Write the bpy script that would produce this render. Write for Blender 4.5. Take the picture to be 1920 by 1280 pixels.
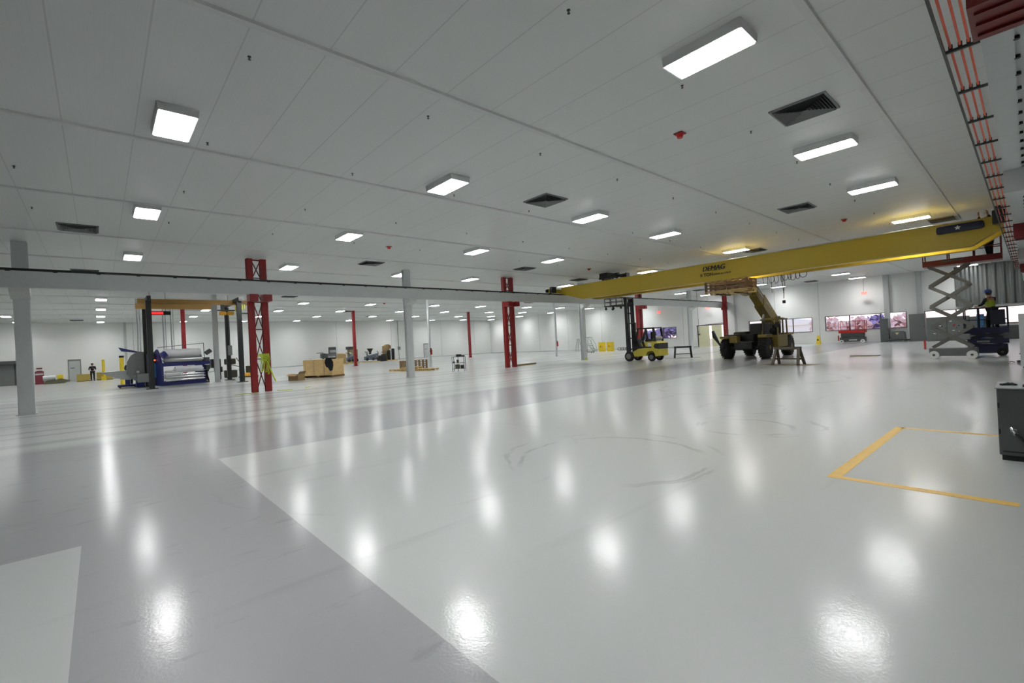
import bpy, bmesh, math, random
from mathutils import Vector, Matrix, Quaternion
random.seed(7)
sc = bpy.context.scene
for o in list(bpy.data.objects): bpy.data.objects.remove(o)
COL = sc.collection
PI = math.pi

# ---------------------------------------------------------------- camera
EYE = 1.63
F_PX, YAW, PITCH, ROLL = 867.875, 0.8420138, 0.0034761, -0.0515518
cam_d = bpy.data.cameras.new('camera'); cam = bpy.data.objects.new('camera', cam_d); COL.objects.link(cam)
cam_d.sensor_width = 36; cam_d.sensor_fit = 'HORIZONTAL'; cam_d.lens = F_PX * 36 / 1920
cam_d.clip_start = 0.05; cam_d.clip_end = 500
fw = Vector((math.cos(YAW) * math.cos(PITCH), math.sin(YAW) * math.cos(PITCH), math.sin(PITCH)))
rt = Vector((math.sin(YAW), -math.cos(YAW), 0)); up = rt.cross(fw)
r2 = math.cos(ROLL) * rt + math.sin(ROLL) * up; u2 = -math.sin(ROLL) * rt + math.cos(ROLL) * up
m = Matrix((r2, u2, -fw)).transposed().to_4x4(); m.translation = Vector((0, 0, EYE))
cam.matrix_world = m
sc.camera = cam

# ---------------------------------------------------------------- world, exposure
sc.view_settings.view_transform = 'Standard'; sc.view_settings.look = 'None'
sc.view_settings.gamma = 1; sc.view_settings.use_curve_mapping = False
sc.view_settings.exposure = 0.0
LAMP = 66.0           # emission of the fixture diffusers
w = bpy.data.worlds.new('sky'); sc.world = w; w.use_nodes = True
nt = w.node_tree; bg = nt.nodes['Background']
tc = nt.nodes.new('ShaderNodeTexCoord'); sp = nt.nodes.new('ShaderNodeSeparateXYZ'); rp = nt.nodes.new('ShaderNodeValToRGB')
nt.links.new(tc.outputs['Generated'], sp.inputs[0]); nt.links.new(sp.outputs[2], rp.inputs[0]); nt.links.new(rp.outputs[0], bg.inputs[0])
rp.color_ramp.elements[0].position = 0.0; rp.color_ramp.elements[0].color = (1, .86, .84, 1)
rp.color_ramp.elements[1].position = 0.35; rp.color_ramp.elements[1].color = (.62, .72, 1, 1)
bg.inputs[1].default_value = 1.5

# ---------------------------------------------------------------- materials
def lin(c):
    return tuple(((v / 255) / 12.92 if v / 255 <= .04045 else ((v / 255 + .055) / 1.055) ** 2.4) for v in c) + (1,)
MATS = {}
def mat(name, rgb, rough=.5, metal=0, noise=.06, scale=6, spec=.5, bump=0, emit=0, coat=0, alpha=None):
    if name in MATS: return MATS[name]
    m = bpy.data.materials.new(name); m.use_nodes = True; t = m.node_tree; b = t.nodes['Principled BSDF']
    c = lin(rgb)
    tx = t.nodes.new('ShaderNodeTexCoord'); n = t.nodes.new('ShaderNodeTexNoise'); n.inputs['Scale'].default_value = scale
    n.inputs['Detail'].default_value = 4
    t.links.new(tx.outputs['Object'], n.inputs['Vector'])
    mx = t.nodes.new('ShaderNodeMix'); mx.data_type = 'RGBA'
    mx.inputs[6].default_value = tuple(max(0, v * (1 - noise)) for v in c[:3]) + (1,)
    mx.inputs[7].default_value = tuple(min(1, v * (1 + noise)) for v in c[:3]) + (1,)
    t.links.new(n.outputs['Fac'], mx.inputs[0]); t.links.new(mx.outputs[2], b.inputs['Base Color'])
    b.inputs['Roughness'].default_value = rough; b.inputs['Metallic'].default_value = metal
    b.inputs['Specular IOR Level'].default_value = spec; b.inputs['Coat Weight'].default_value = coat
    if bump:
        bp = t.nodes.new('ShaderNodeBump'); bp.inputs['Strength'].default_value = bump; bp.inputs['Distance'].default_value = .01
        t.links.new(n.outputs['Fac'], bp.inputs['Height']); t.links.new(bp.outputs[0], b.inputs['Normal'])
    if emit:
        b.inputs['Emission Color'].default_value = c; b.inputs['Emission Strength'].default_value = emit
    MATS[name] = m; return m

def math_node(t, op, a, b=None, c=None, clamp=False):
    n = t.nodes.new('ShaderNodeMath'); n.operation = op; n.use_clamp = clamp
    for i, v in enumerate((a, b, c)):
        if v is None: continue
        if isinstance(v, (int, float)): n.inputs[i].default_value = v
        else: t.links.new(v, n.inputs[i])
    return n.outputs[0]

def wood(name, rgb, rough=.7):
    if name in MATS: return MATS[name]
    m = mat(name, rgb, rough, noise=.25, scale=3); t = m.node_tree
    n = [x for x in t.nodes if x.type == 'TEX_NOISE'][0]; mp = t.nodes.new('ShaderNodeMapping')
    mp.inputs['Scale'].default_value = (1, 1, 6)
    tx = [x for x in t.nodes if x.type == 'TEX_COORD'][0]
    t.links.new(tx.outputs['Object'], mp.inputs[0]); t.links.new(mp.outputs[0], n.inputs['Vector'])
    return m

WHITE = mat('white_paint', (222, 224, 222), .45)
WALL = mat('wall_panel', (228, 230, 228), .55, noise=.02, scale=1)
GREYP = mat('grey_paint', (178, 182, 182), .4)
STEELW = mat('white_steel', (212, 216, 216), .4)
RED = mat('red_steel', (138, 24, 27), .4)
REDD = mat('dark_and_shaded_red', (104, 20, 18), .45)
REDB = mat('bright_red', (190, 36, 34), .4)
YEL = mat('crane_yellow', (196, 168, 50), .38, noise=.03)
YELF = mat('forklift_yellow', (206, 190, 70), .4)
YELB = mat('bright_yellow', (232, 205, 50), .5)
OCH = mat('ochre_beam', (176, 138, 74), .5)
OLIVE = mat('telehandler_yellow', (124, 106, 44), .5, noise=.2)
BLACK = mat('black_steel', (26, 28, 28), .45)
RUB = mat('black_rubber', (28, 27, 26), .8, bump=.3, scale=20)
DGREY = mat('dark_grey_steel', (72, 76, 76), .5)
MGREY = mat('mid_grey_steel', (120, 123, 122), .5)
CABG = mat('cabinet_grey', (88, 92, 92), .5, noise=.03)
CABG2 = mat('switchgear_grey', (104, 108, 106), .5, noise=.03)
STEEL = mat('bare_steel', (170, 172, 172), .28, metal=.9)
CHROME = mat('polished_roll', (225, 225, 228), .15, metal=.85)
NAVY = mat('navy_paint', (28, 34, 100), .45)
NAVYD = mat('dark_navy', (30, 34, 56), .5)
NAVYL = mat('blue_lift_paint', (28, 30, 66), .5)
ORANGE = mat('orange_busbar', (222, 92, 60), .5)
AMBER = mat('amber_hoist', (220, 160, 30), .5)
DGREEN = mat('dark_green_rail', (48, 62, 58), .5)
CARD = mat('cardboard', (160, 134, 92), .8)
CARDL = mat('floor_cardboard', (142, 134, 108), .85)
PLY = wood('plywood', (228, 196, 138)); PALL = wood('pallet_wood', (208, 180, 120)); PALLB = wood('brown_pallet_wood', (134, 108, 80))
SAWH = wood('weathered_wood', (92, 84, 72))
GREENH = mat('lime_webbing', (190, 206, 60), .7)
CREAM = mat('cream_door', (216, 216, 180), .5)
FILM = mat('white_film', (230, 232, 235), .35)
SKIN = mat('skin', (190, 140, 112), .55)
DCLO = mat('dark_cloth', (24, 25, 30), .9); VEST = mat('hi_vis_vest', (176, 196, 60), .8); WSHIRT = mat('white_shirt', (215, 215, 222), .85)
BLUEH = mat('blue_hard_hat', (30, 60, 170), .3); WHITEH = mat('white_hard_hat', (235, 235, 235), .3); HAIR = mat('dark_hair', (40, 32, 28), .8)
TEAL = mat('teal_panel', (40, 90, 130), .5)
LINE = mat('yellow_floor_paint', (236, 192, 92), .35, noise=.12, scale=9)
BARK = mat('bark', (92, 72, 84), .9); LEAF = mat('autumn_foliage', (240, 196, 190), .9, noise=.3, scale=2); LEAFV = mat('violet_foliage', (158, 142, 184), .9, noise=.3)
GRASS = mat('pale_lawn', (220, 200, 170), .9)
LAMPM = mat('lamp_diffuser', (255, 255, 255), .4, noise=0, emit=LAMP)
_t = LAMPM.node_tree; _b = _t.nodes['Principled BSDF']; _g = _t.nodes.new('ShaderNodeNewGeometry'); _d = _t.nodes.new('ShaderNodeVectorMath'); _d.operation = 'DOT_PRODUCT'
_t.links.new(_g.outputs['Incoming'], _d.inputs[0]); _t.links.new(_g.outputs['Normal'], _d.inputs[1])   # prismatic lens: strongest straight down
_t.links.new(math_node(_t, 'MULTIPLY_ADD', math_node(_t, 'POWER', math_node(_t, 'ABSOLUTE', _d.outputs['Value']), 1.7), LAMP * 1.1, LAMP * .2), _b.inputs['Emission Strength'])
REDLED = mat('red_led', (255, 40, 40), .4, noise=0, emit=2.5)
EXITM = mat('exit_red', (255, 80, 70), .4, noise=0, emit=2.2)
BRONZE = mat('window_frame', (52, 50, 54), .5)
CLAD = mat('ribbed_metal', (120, 124, 122), .25, metal=.5, noise=.03)
# glass
g = bpy.data.materials.new('window_glass'); g.use_nodes = True; t = g.node_tree; t.nodes.clear()
o_ = t.nodes.new('ShaderNodeOutputMaterial'); gl = t.nodes.new('ShaderNodeBsdfGlossy'); tr = t.nodes.new('ShaderNodeBsdfTransparent')
gl.inputs['Roughness'].default_value = .02; fr = t.nodes.new('ShaderNodeFresnel'); ms = t.nodes.new('ShaderNodeMixShader')
t.links.new(fr.outputs[0], ms.inputs[0]); t.links.new(tr.outputs[0], ms.inputs[1]); t.links.new(gl.outputs[0], ms.inputs[2]); t.links.new(ms.outputs[0], o_.inputs[0])
GLASS = g

def floor_material():
    m = bpy.data.materials.new('epoxy_floor'); m.use_nodes = True; t = m.node_tree; b = t.nodes['Principled BSDF']
    ge = t.nodes.new('ShaderNodeNewGeometry'); s = t.nodes.new('ShaderNodeSeparateXYZ'); t.links.new(ge.outputs['Position'], s.inputs[0])
    X, Y = s.outputs[0], s.outputs[1]
    def noise(scale, vec=None, detail=4, sx=1, sy=1):
        n = t.nodes.new('ShaderNodeTexNoise'); n.inputs['Scale'].default_value = scale; n.inputs['Detail'].default_value = detail
        mp = t.nodes.new('ShaderNodeMapping'); mp.inputs['Scale'].default_value = (sx, sy, 1)
        t.links.new(ge.outputs['Position'], mp.inputs[0]); t.links.new(mp.outputs[0], n.inputs['Vector']); return n.outputs['Fac']
    def ss(v, a, b_):
        n = t.nodes.new('ShaderNodeMapRange'); n.interpolation_type = 'SMOOTHSTEP'
        n.inputs[1].default_value = a; n.inputs[2].default_value = b_; t.links.new(v, n.inputs[0]); return n.outputs[0]
    M = lambda op, a, b_=None, c=None, clamp=False: math_node(t, op, a, b_, c, clamp)
    inx = M('MULTIPLY', M('GREATER_THAN', X, -.18), M('LESS_THAN', X, 1.38))
    yl = M('ADD', M('MULTIPLY', M('GREATER_THAN', X, .6), 3.05), 5.78)
    iny = M('MULTIPLY', M('GREATER_THAN', Y, yl), M('SUBTRACT', 1, ss(Y, 12.6, 13.6)))
    inxa = M('MULTIPLY', inx, M('LESS_THAN', Y, 9))
    dark = M('MAXIMUM', inxa, iny)
    band = M('MULTIPLY', M('MULTIPLY', ss(Y, 27.5, 28.5), M('SUBTRACT', 1, ss(Y, 31, 32.5))), M('SUBTRACT', .55, ss(X, 8, 22)), clamp=True)
    dark = M('MAXIMUM', dark, band)
    base = t.nodes.new('ShaderNodeMix'); base.data_type = 'RGBA'
    base.inputs[6].default_value = lin((200, 204, 202)); base.inputs[7].default_value = lin((160, 161, 164))
    t.links.new(dark, base.inputs[0])
    # long tyre streaks in the traffic lane
    lane = M('MULTIPLY', ss(Y, 10, 16), M('SUBTRACT', 1, ss(Y, 34, 44)))
    st = noise(1.0, sx=.06, sy=1.1, detail=6)
    stm = M('MULTIPLY', M('MULTIPLY', ss(st, .50, .62), lane), .42)
    st2 = noise(2.2, sx=.10, sy=1.0, detail=6)
    stm = M('MAXIMUM', stm, M('MULTIPLY', ss(st2, .60, .72), .14))
    # scuff specks on the grey aisle
    sk = noise(3.2, sx=.6, sy=2.0, detail=8); skm = M('MULTIPLY', M('MULTIPLY', ss(sk, .60, .70), dark), .22)
    # turning circles
    wob = M('MULTIPLY', M('SUBTRACT', noise(1.6, detail=3), .5), .35)
    rings = None
    for cx, cy, r, wd, k in ((5.2, 3.9, 1.25, .045, .3), (5.3, 4.0, 1.45, .04, .26), (8.2, 3.3, .7, .06, .34), (8.4, 3.2, .95, .05, .3), (10.2, 4.2, .8, .05, .26), (13.5, 6.2, 1.6, .09, .24), (17, 6.0, 2.2, .12, .28), (3.6, 6.5, 2.6, .04, .1)):
        d = M('SQRT', M('ADD', M('POWER', M('ABSOLUTE', M('SUBTRACT', X, cx)), 2.0), M('POWER', M('ABSOLUTE', M('SUBTRACT', Y, cy)), 2.0)))
        q = M('ABSOLUTE', M('SUBTRACT', M('ADD', d, wob), r))
        q = M('MULTIPLY', M('SUBTRACT', 1, ss(q, wd * .4, wd)), k)
        q = M('MULTIPLY', q, ss(noise(.9, detail=2, sx=1 + cx * .1), .42, .58))
        rings = q if rings is None else M('MAXIMUM', rings, q)
    dirt = M('MAXIMUM', M('MAXIMUM', stm, skm), rings)
    fin = t.nodes.new('ShaderNodeMix'); fin.data_type = 'RGBA'; t.links.new(base.outputs[2], fin.inputs[6]); fin.inputs[7].default_value = lin((92, 90, 86))
    t.links.new(dirt, fin.inputs[0]); t.links.new(fin.outputs[2], b.inputs['Base Color'])
    ro = M('ADD', M('ADD', M('MULTIPLY', noise(5, detail=3), .05), .10), M('MULTIPLY', lane, .06))
    t.links.new(ro, b.inputs['Coat Roughness']); b.inputs['Roughness'].default_value = .42; b.inputs['Coat Weight'].default_value = .75; b.inputs['Coat IOR'].default_value = 1.55
    b.inputs['Specular IOR Level'].default_value = .9
    bp = t.nodes.new('ShaderNodeBump'); bp.inputs['Strength'].default_value = .42; bp.inputs['Distance'].default_value = .0016
    h = M('ADD', noise(55, detail=2), M('MULTIPLY', noise(9, detail=2), 1.0))
    t.links.new(h, bp.inputs['Height']); t.links.new(bp.outputs[0], b.inputs['Normal']); t.links.new(bp.outputs[0], b.inputs['Coat Normal'])
    return m

def ceiling_material():
    m = bpy.data.materials.new('ceiling_panels'); m.use_nodes = True; t = m.node_tree; b = t.nodes['Principled BSDF']
    ge = t.nodes.new('ShaderNodeNewGeometry'); s = t.nodes.new('ShaderNodeSeparateXYZ'); t.links.new(ge.outputs['Position'], s.inputs[0])
    X = s.outputs[0]; M = lambda op, a, b_=None, c=None, clamp=False: math_node(t, op, a, b_, c, clamp)
    fr = M('FRACT', M('DIVIDE', M('ADD', X, 40.96 + .5), 1.015)); d = M('ABSOLUTE', M('SUBTRACT', fr, .5))
    line = M('MULTIPLY', M('LESS_THAN', d, .011), .2)
    fine = M('MULTIPLY', M('LESS_THAN', M('FRACT', M('MULTIPLY', X, 9.85)), .12), .022)
    mk = M('MAXIMUM', line, fine)
    n = t.nodes.new('ShaderNodeTexNoise'); n.inputs['Scale'].default_value = .35; t.links.new(ge.outputs['Position'], n.inputs['Vector'])
    mk = M('ADD', mk, M('MULTIPLY', n.outputs['Fac'], .04))
    mx = t.nodes.new('ShaderNodeMix'); mx.data_type = 'RGBA'; mx.inputs[6].default_value = lin((228, 231, 229)); mx.inputs[7].default_value = lin((70, 72, 72))
    t.links.new(mk, mx.inputs[0]); t.links.new(mx.outputs[2], b.inputs['Base Color'])
    b.inputs['Roughness'].default_value = .40; b.inputs['Specular IOR Level'].default_value = .5
    return m

# ---------------------------------------------------------------- mesh builder
class MB:
    def __init__(s, xf=None):
        s.v, s.f, s.sm = [], [], []; s.xf = xf
    def add(s, vs, fs, smooth=False):
        n = len(s.v); s.v += [Vector(p) for p in vs]; s.f += [tuple(i + n for i in f) for f in fs]; s.sm += [smooth] * len(fs); return s
    def box(s, a, b):
        x0, y0, z0 = [min(p, q) for p, q in zip(a, b)]; x1, y1, z1 = [max(p, q) for p, q in zip(a, b)]
        return s.add([(x0,y0,z0),(x1,y0,z0),(x1,y1,z0),(x0,y1,z0),(x0,y0,z1),(x1,y0,z1),(x1,y1,z1),(x0,y1,z1)],
                     [(0,3,2,1),(4,5,6,7),(0,1,5,4),(1,2,6,5),(2,3,7,6),(3,0,4,7)])
    def bev(s, a, b, r=.03):
        x0, y0, z0 = [min(p, q) for p, q in zip(a, b)]; x1, y1, z1 = [max(p, q) for p, q in zip(a, b)]
        bm = bmesh.new(); bmesh.ops.create_cube(bm, size=1)
        for v in bm.verts: v.co = Vector(((x0+x1)/2 + v.co.x*(x1-x0), (y0+y1)/2 + v.co.y*(y1-y0), (z0+z1)/2 + v.co.z*(z1-z0)))
        r = min(r, (x1-x0)*.45, (y1-y0)*.45, (z1-z0)*.45)
        bmesh.ops.bevel(bm, geom=bm.edges[:], offset=r, segments=2, affect='EDGES', profile=.6)
        bm.verts.index_update(); s.add([v.co.copy() for v in bm.verts], [tuple(v.index for v in f.verts) for f in bm.faces]); bm.free(); return s
    def cyl(s, a, b, r, n=12, r2=None, caps=True):
        a, b = Vector(a), Vector(b); r2 = r if r2 is None else r2
        d = (b - a).normalized(); t = Vector((0,0,1)) if abs(d.z) < .9 else Vector((1,0,0)); u = d.cross(t).normalized(); v = d.cross(u)
        vs = [a + r*(math.cos(2*PI*i/n)*u + math.sin(2*PI*i/n)*v) for i in range(n)] + [b + r2*(math.cos(2*PI*i/n)*u + math.sin(2*PI*i/n)*v) for i in range(n)]
        s.add(vs, [(i, n+i, n+(i+1) % n, (i+1) % n) for i in range(n)], True)
        if caps: s.add(vs, [tuple(range(n)), tuple(range(2*n-1, n-1, -1))])
        return s
    def tube(s, pts, r, n=6):
        for a, b in zip(pts[:-1], pts[1:]): s.cyl(a, b, r, n)
        return s
    def bar(s, a, b, w, h):      # rectangular bar between two points, w horizontal, h vertical-ish
        a, b = Vector(a), Vector(b); d = (b-a).normalized(); t = Vector((0,0,1)) if abs(d.z) < .95 else Vector((1,0,0))
        u = d.cross(t).normalized()*w/2; v = u.cross(d).normalized()*h/2
        return s.add([a-u-v,a+u-v,a+u+v,a-u+v,b-u-v,b+u-v,b+u+v,b-u+v], [(0,3,2,1),(4,5,6,7),(0,1,5,4),(1,2,6,5),(2,3,7,6),(3,0,4,7)])
    def prism(s, poly, axis, a, b):   # polygon in the two other axes, extruded on axis from a to b
        def P(p, q):
            return {'x': (q, p[0], p[1]), 'y': (p[0], q, p[1]), 'z': (p[0], p[1], q)}[axis]
        n = len(poly); vs = [P(p, a) for p in poly] + [P(p, b) for p in poly]
        return s.add(vs, [tuple(range(n-1,-1,-1)), tuple(range(n, 2*n))] + [(i, (i+1) % n, n+(i+1) % n, n+i) for i in range(n)])
    def lathe(s, prof, c, axis='x', n=20):  # prof: (r, t)
        c = Vector(c); E = {'x': (Vector((1,0,0)),Vector((0,1,0)),Vector((0,0,1))), 'y': (Vector((0,1,0)),Vector((0,0,1)),Vector((1,0,0))), 'z': (Vector((0,0,1)),Vector((1,0,0)),Vector((0,1,0)))}[axis]
        vs = []
        for r, t_ in prof:
            for i in range(n): a = 2*PI*i/n; vs.append(c + E[0]*t_ + r*(math.cos(a)*E[1] + math.sin(a)*E[2]))
        fs = [(j*n+i, j*n+(i+1) % n, (j+1)*n+(i+1) % n, (j+1)*n+i) for j in range(len(prof)-1) for i in range(n)]
        s.add(vs, fs, True); s.add([vs[i] for i in range(n)], [tuple(range(n-1,-1,-1))]); k = (len(prof)-1)*n
        s.add([vs[k+i] for i in range(n)], [tuple(range(n))]); return s
    def build(s, name, material, parent=None, label=None):
        off = Vector((0,0,0)); q = parent
        while q is not None: off += q.location; q = q.parent
        vs = [(s.xf @ p if s.xf else p) - off for p in s.v]
        me = bpy.data.meshes.new(name); me.from_pydata([tuple(v) for v in vs], [], s.f); me.materials.append(material)
        for p, k in zip(me.polygons, s.sm): p.use_smooth = k
        bm = bmesh.new(); bm.from_mesh(me); bmesh.ops.recalc_face_normals(bm, faces=bm.faces[:]); bm.to_mesh(me); bm.free()
        o = bpy.data.objects.new(name, me); COL.objects.link(o)
        if parent is not None: o.parent = parent
        if label: o['label'] = label
        return o
def xform(x, y, rz, z=0): return Matrix.Translation((x, y, z)) @ Matrix.Rotation(rz, 4, 'Z')
def thing(name, label, cat, loc=(0,0,0), group=None):
    o = bpy.data.objects.new(name, None); COL.objects.link(o); o.location = loc; o.empty_display_size = .2
    o['label'] = label; o['category'] = cat
    if group: o['group'] = group
    return o
def tag(o, label, cat, group=None, kind=None):
    if label: o['label'] = label
    if cat: o['category'] = cat
    if group: o['group'] = group
    if kind: o['kind'] = kind
    return o
def struct(name, mb, material):
    o = mb.build(name, material); o['kind'] = 'structure'; return o
def sempty(name, loc):
    o = bpy.data.objects.new(name, None); COL.objects.link(o); o.location = loc; o['kind'] = 'structure'; return o
def dup(root, loc, label, group=None, rz=None):
    r = root.copy(); COL.objects.link(r); r.location = loc; r['label'] = label
    if rz is not None: r.rotation_euler = (0, 0, rz)
    if group: r['group'] = group
    for ch in list(root.children):
        c = ch.copy(); COL.objects.link(c); c.parent = r
        for g_ in list(ch.children):
            d = g_.copy(); COL.objects.link(d); d.parent = c
    return r
def text_mesh(s, size, org, ux, uy, name, material, parent, shear=0, offset=0, ext=.002):
    cu = bpy.data.curves.new(name, 'FONT'); cu.body = s; cu.size = size; cu.shear = shear; cu.offset = offset; cu.extrude = ext; cu.align_x = 'LEFT'
    o = bpy.data.objects.new(name, cu); COL.objects.link(o); bpy.context.view_layer.update()
    me = bpy.data.meshes.new_from_object(o.evaluated_get(bpy.context.evaluated_depsgraph_get())); bpy.data.objects.remove(o)
    ux, uy = Vector(ux).normalized(), Vector(uy).normalized(); uz = ux.cross(uy)
    off = parent.location if parent is not None else Vector((0,0,0))
    for v in me.vertices: v.co = Vector(org) + ux*v.co.x + uy*v.co.y + uz*v.co.z - off
    me.materials.clear(); me.materials.append(material)
    q = bpy.data.objects.new(name, me); COL.objects.link(q); q.parent = parent; return q

# ================================================================ SETTING
CH = 6.07; XW = 53.7; YW = 66.0; X0 = -17.0; Y0 = -9.0
struct('floor', MB().box((X0, Y0, -.2), (XW + .3, YW + .3, 0)), floor_material())
struct('ceiling', MB().box((X0, Y0, CH), (XW + .3, YW + .3, CH + .25)), ceiling_material())
def wall(name, axis, pos, thick, u0, u1, holes, material=WALL):
    us = sorted(set([u0, u1] + [h[0] for h in holes] + [h[1] for h in holes])); zs = sorted(set([0, CH] + [h[2] for h in holes] + [h[3] for h in holes]))
    b = MB()
    for i in range(len(us)-1):
        for j in range(len(zs)-1):
            cu, cz = (us[i]+us[i+1])/2, (zs[j]+zs[j+1])/2
            if any(h[0] < cu < h[1] and h[2] < cz < h[3] for h in holes): continue
            if axis == 'x': b.box((pos, us[i], zs[j]), (pos+thick, us[i+1], zs[j+1]))
            else: b.box((us[i], pos, zs[j]), (us[i+1], pos+thick, zs[j+1]))
    return struct(name, b, material)
WINS = [(7.3, 13.5, 1.2, 2.65, [9.12, 11.5]), (14.6, 20.7, 1.2, 2.67, [16.35]), (29.35, 35.4, 1.22, 2.60, [31.1]), (.1, 6.1, 1.2, 2.56, [2.1, 4.1])]
DOORH = (23.5, 26.55, 0, 2.5)
wall('wall_end', 'x', XW, .25, Y0, YW + .25, [w_[:4] for w_ in WINS] + [DOORH])
BD = [(-2.34, -1.5, 0, 2.12), (39.6, 40.42, 0, 2.15)]
wall('wall_back', 'y', YW, .25, X0, XW, [])
struct('wall_left', MB().box((X0 - .25, Y0, 0), (X0, YW, CH)), WALL)
struct('wall_right', MB().box((X0, Y0 - .25, 0), (XW, Y0, CH)), WALL)
# ceiling strips (long raised joint covers running the length of the hall)
n = 1
for k in range(-2, 13):
    y = 1.92 + 4.83 * k
    if y < -8 or y > 65: continue
    struct('trim_%d' % n, MB().prism([(y-.075, CH+.01), (y-.055, CH-.04), (y+.055, CH-.04), (y+.075, CH+.01)], 'x', X0, XW), WHITE); n += 1
# wall pilasters and joints
for y0, y1, d in ((8.42, 8.82, .22), (6.22, 6.55, .18), (22.0, 22.2, .1)):
    struct('trim_%d' % n, MB().box((XW-d, y0, 0), (XW, y1, CH)), GREYP); n += 1
for y in (13.98, 18.0, 28.4, 34.6, 40.8, 47.2, 53.4, 59.6):
    struct('trim_%d' % n, MB().box((XW-.008, y-.02, 0), (XW, y+.02, CH)), GREYP); n += 1
for x in (-9, 2.3, 2.9, 16.7, 25.4, 33.9, 43, 50):
    struct('trim_%d' % n, MB().box((x-.02 if x != 2.3 else x-.2, YW-(.008 if x != 2.3 else .12), 0), (x+.02, YW, CH)), GREYP); n += 1
# ribbed cladding on the end wall
b = MB().box((XW-.06, -6, 2.75), (XW, 4.1, CH))
y = 4.0
while y > -5.9:
    b.prism([(XW-.06, y), (XW-.16, y-.12), (XW-.16, y-.25), (XW-.06, y-.37)], 'z', 2.75, CH); y -= .5
struct('trim_%d' % n, b, CLAD); n += 1
struct('baseboard_end', MB().box((XW-.015, 26.6, 0), (XW, YW, .1)), GREYP)
struct('baseboard_back', MB().box((X0, YW-.015, 0), (XW, YW, .1)), GREYP)
# windows
for i, (y0, y1, z0, z1, mull) in enumerate(WINS):
    wn = sempty('window_%d' % (i+1), (XW, (y0+y1)/2, z0))
    f = MB(); k = .05
    f.box((XW-.03, y0, z0), (XW+.15, y1, z0+k)).box((XW-.03, y0, z1-k), (XW+.15, y1, z1)).box((XW-.03, y0, z0), (XW+.15, y0+k, z1)).box((XW-.03, y1-k, z0), (XW+.15, y1, z1))
    for q in mull: f.box((XW+.0, q-.035, z0), (XW+.12, q+.035, z1))
    f.build('window_frame', BRONZE, wn)
    MB().box((XW+.05, y0+k, z0+k), (XW+.06, y1-k, z1-k)).build('pane', GLASS, wn)
# end wall double door, pale leaves with a lit gap between
dn = sempty('door_1', (XW, 25, 0))
MB().box((XW-.05, 23.42, 2.5), (XW+.1, 26.62, 2.58)).box((XW-.05, 26.55, 0), (XW+.1, 26.62, 2.5)).box((XW-.05, 23.42, 0), (XW+.1, 23.5, 2.5)).build('door_frame', DGREY, dn)
MB().box((XW+.0, 25.2, .02), (XW+.06, 26.52, 2.48)).build('door_leaf', CREAM, dn)
MB().box((XW+.02, 23.75, .02), (XW+.08, 24.9, 2.48)).build('door_leaf', CREAM, dn)
MB().cyl((XW-.1, 23.2, 2.72), (XW-.1, 26.7, 2.55), .03, 6).build('door_track', BRONZE, dn)
# back wall man doors
for i, (x0, x1, z0, z1) in enumerate(BD):
    d = sempty('door_%d' % (i+2), ((x0+x1)/2, YW, 0))
    MB().box((x0-.08, YW-.05, 0), (x0, YW, z1+.08)).box((x1, YW-.05, 0), (x1+.08, YW, z1+.08)).box((x0-.08, YW-.06, z1), (x1+.08, YW, z1+.16)).build('door_frame', MGREY, d)
    MB().box((x0, YW-.03, .02), (x1, YW-.004, z1)).build('door_leaf', GREYP, d)
    MB().box((x0+.1, YW-.07, 1.35), (x0+.42, YW-.031, 1.42)).build('door_handle', DGREY, d)
d = sempty('door_4', (-7.6, YW, 0))
b = MB()
for k in range(22): b.box((-9.2, YW-.06-.012*(k % 2), .1*k), (-6.2, YW-.01, .1*k+.098))
b.build('roller_curtain', MGREY, d)
MB().box((-9.35, YW-.45, 2.1), (-6.05, YW-.01, 2.4)).build('roller_hood', DGREY, d)
MB().box((-6.2, YW-.1, 0), (-6.05, YW-.01, 2.1)).build('door_guide', DGREY, d)

# outdoors beyond the end wall
struct('ground_outside', MB().box((XW+.4, -60, -.35), (XW+90, 110, -.25)), GRASS)
def tree(x, y, h, label, leaf, sparse, seed):
    rnd = random.Random(seed); t_ = thing('tree', label, 'tree', (x, y, -.25)); b = MB()
    def grow(p, d, r, l, lev):
        q = p + d*l; b.cyl(p, q, r, 6, r*.65)
        if lev == 0: tips.append(q); return
        for _ in range(3):
            nd = (d + Vector((rnd.uniform(-.8,.8), rnd.uniform(-.8,.8), rnd.uniform(-.45,.4)))).normalized(); grow(q, nd, r*.62, l*.72, lev-1)
    tips = []; grow(Vector((x, y, -.25)), Vector((.05,.08,1)).normalized(), h*.03, h*.22, 4)
    b.build('trunk', BARK, t_)
    c = MB()
    for q in tips:
        for _ in range(2 if sparse else 5):
            e = q + Vector((rnd.gauss(0,.4), rnd.gauss(0,.4), rnd.gauss(0,.35))); s_ = rnd.uniform(.1,.28)
            u = Vector((rnd.uniform(-1,1), rnd.uniform(-1,1), rnd.uniform(-1,1))).normalized()*s_; v = u.orthogonal().normalized()*s_
            c.add([e-u-v, e+u-v, e+u+v, e-u+v], [(0,1,2,3)])
    c.build('foliage', leaf, t_)
tree(64, 15.4, 4.6, 'bare dark tree outside the left end of the long bright window', LEAF, True, 1)
tree(68, 13.6, 3.4, 'pinkish leafy tree outside the middle of the long bright window', LEAF, False, 2)
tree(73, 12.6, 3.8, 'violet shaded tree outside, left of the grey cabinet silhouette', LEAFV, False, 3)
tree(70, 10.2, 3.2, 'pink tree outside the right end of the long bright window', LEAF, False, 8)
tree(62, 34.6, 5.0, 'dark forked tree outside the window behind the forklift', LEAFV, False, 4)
tree(66, 40.5, 3.6, 'violet leafy tree outside the window framed by the forklift cab', LEAFV, False, 5)
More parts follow.
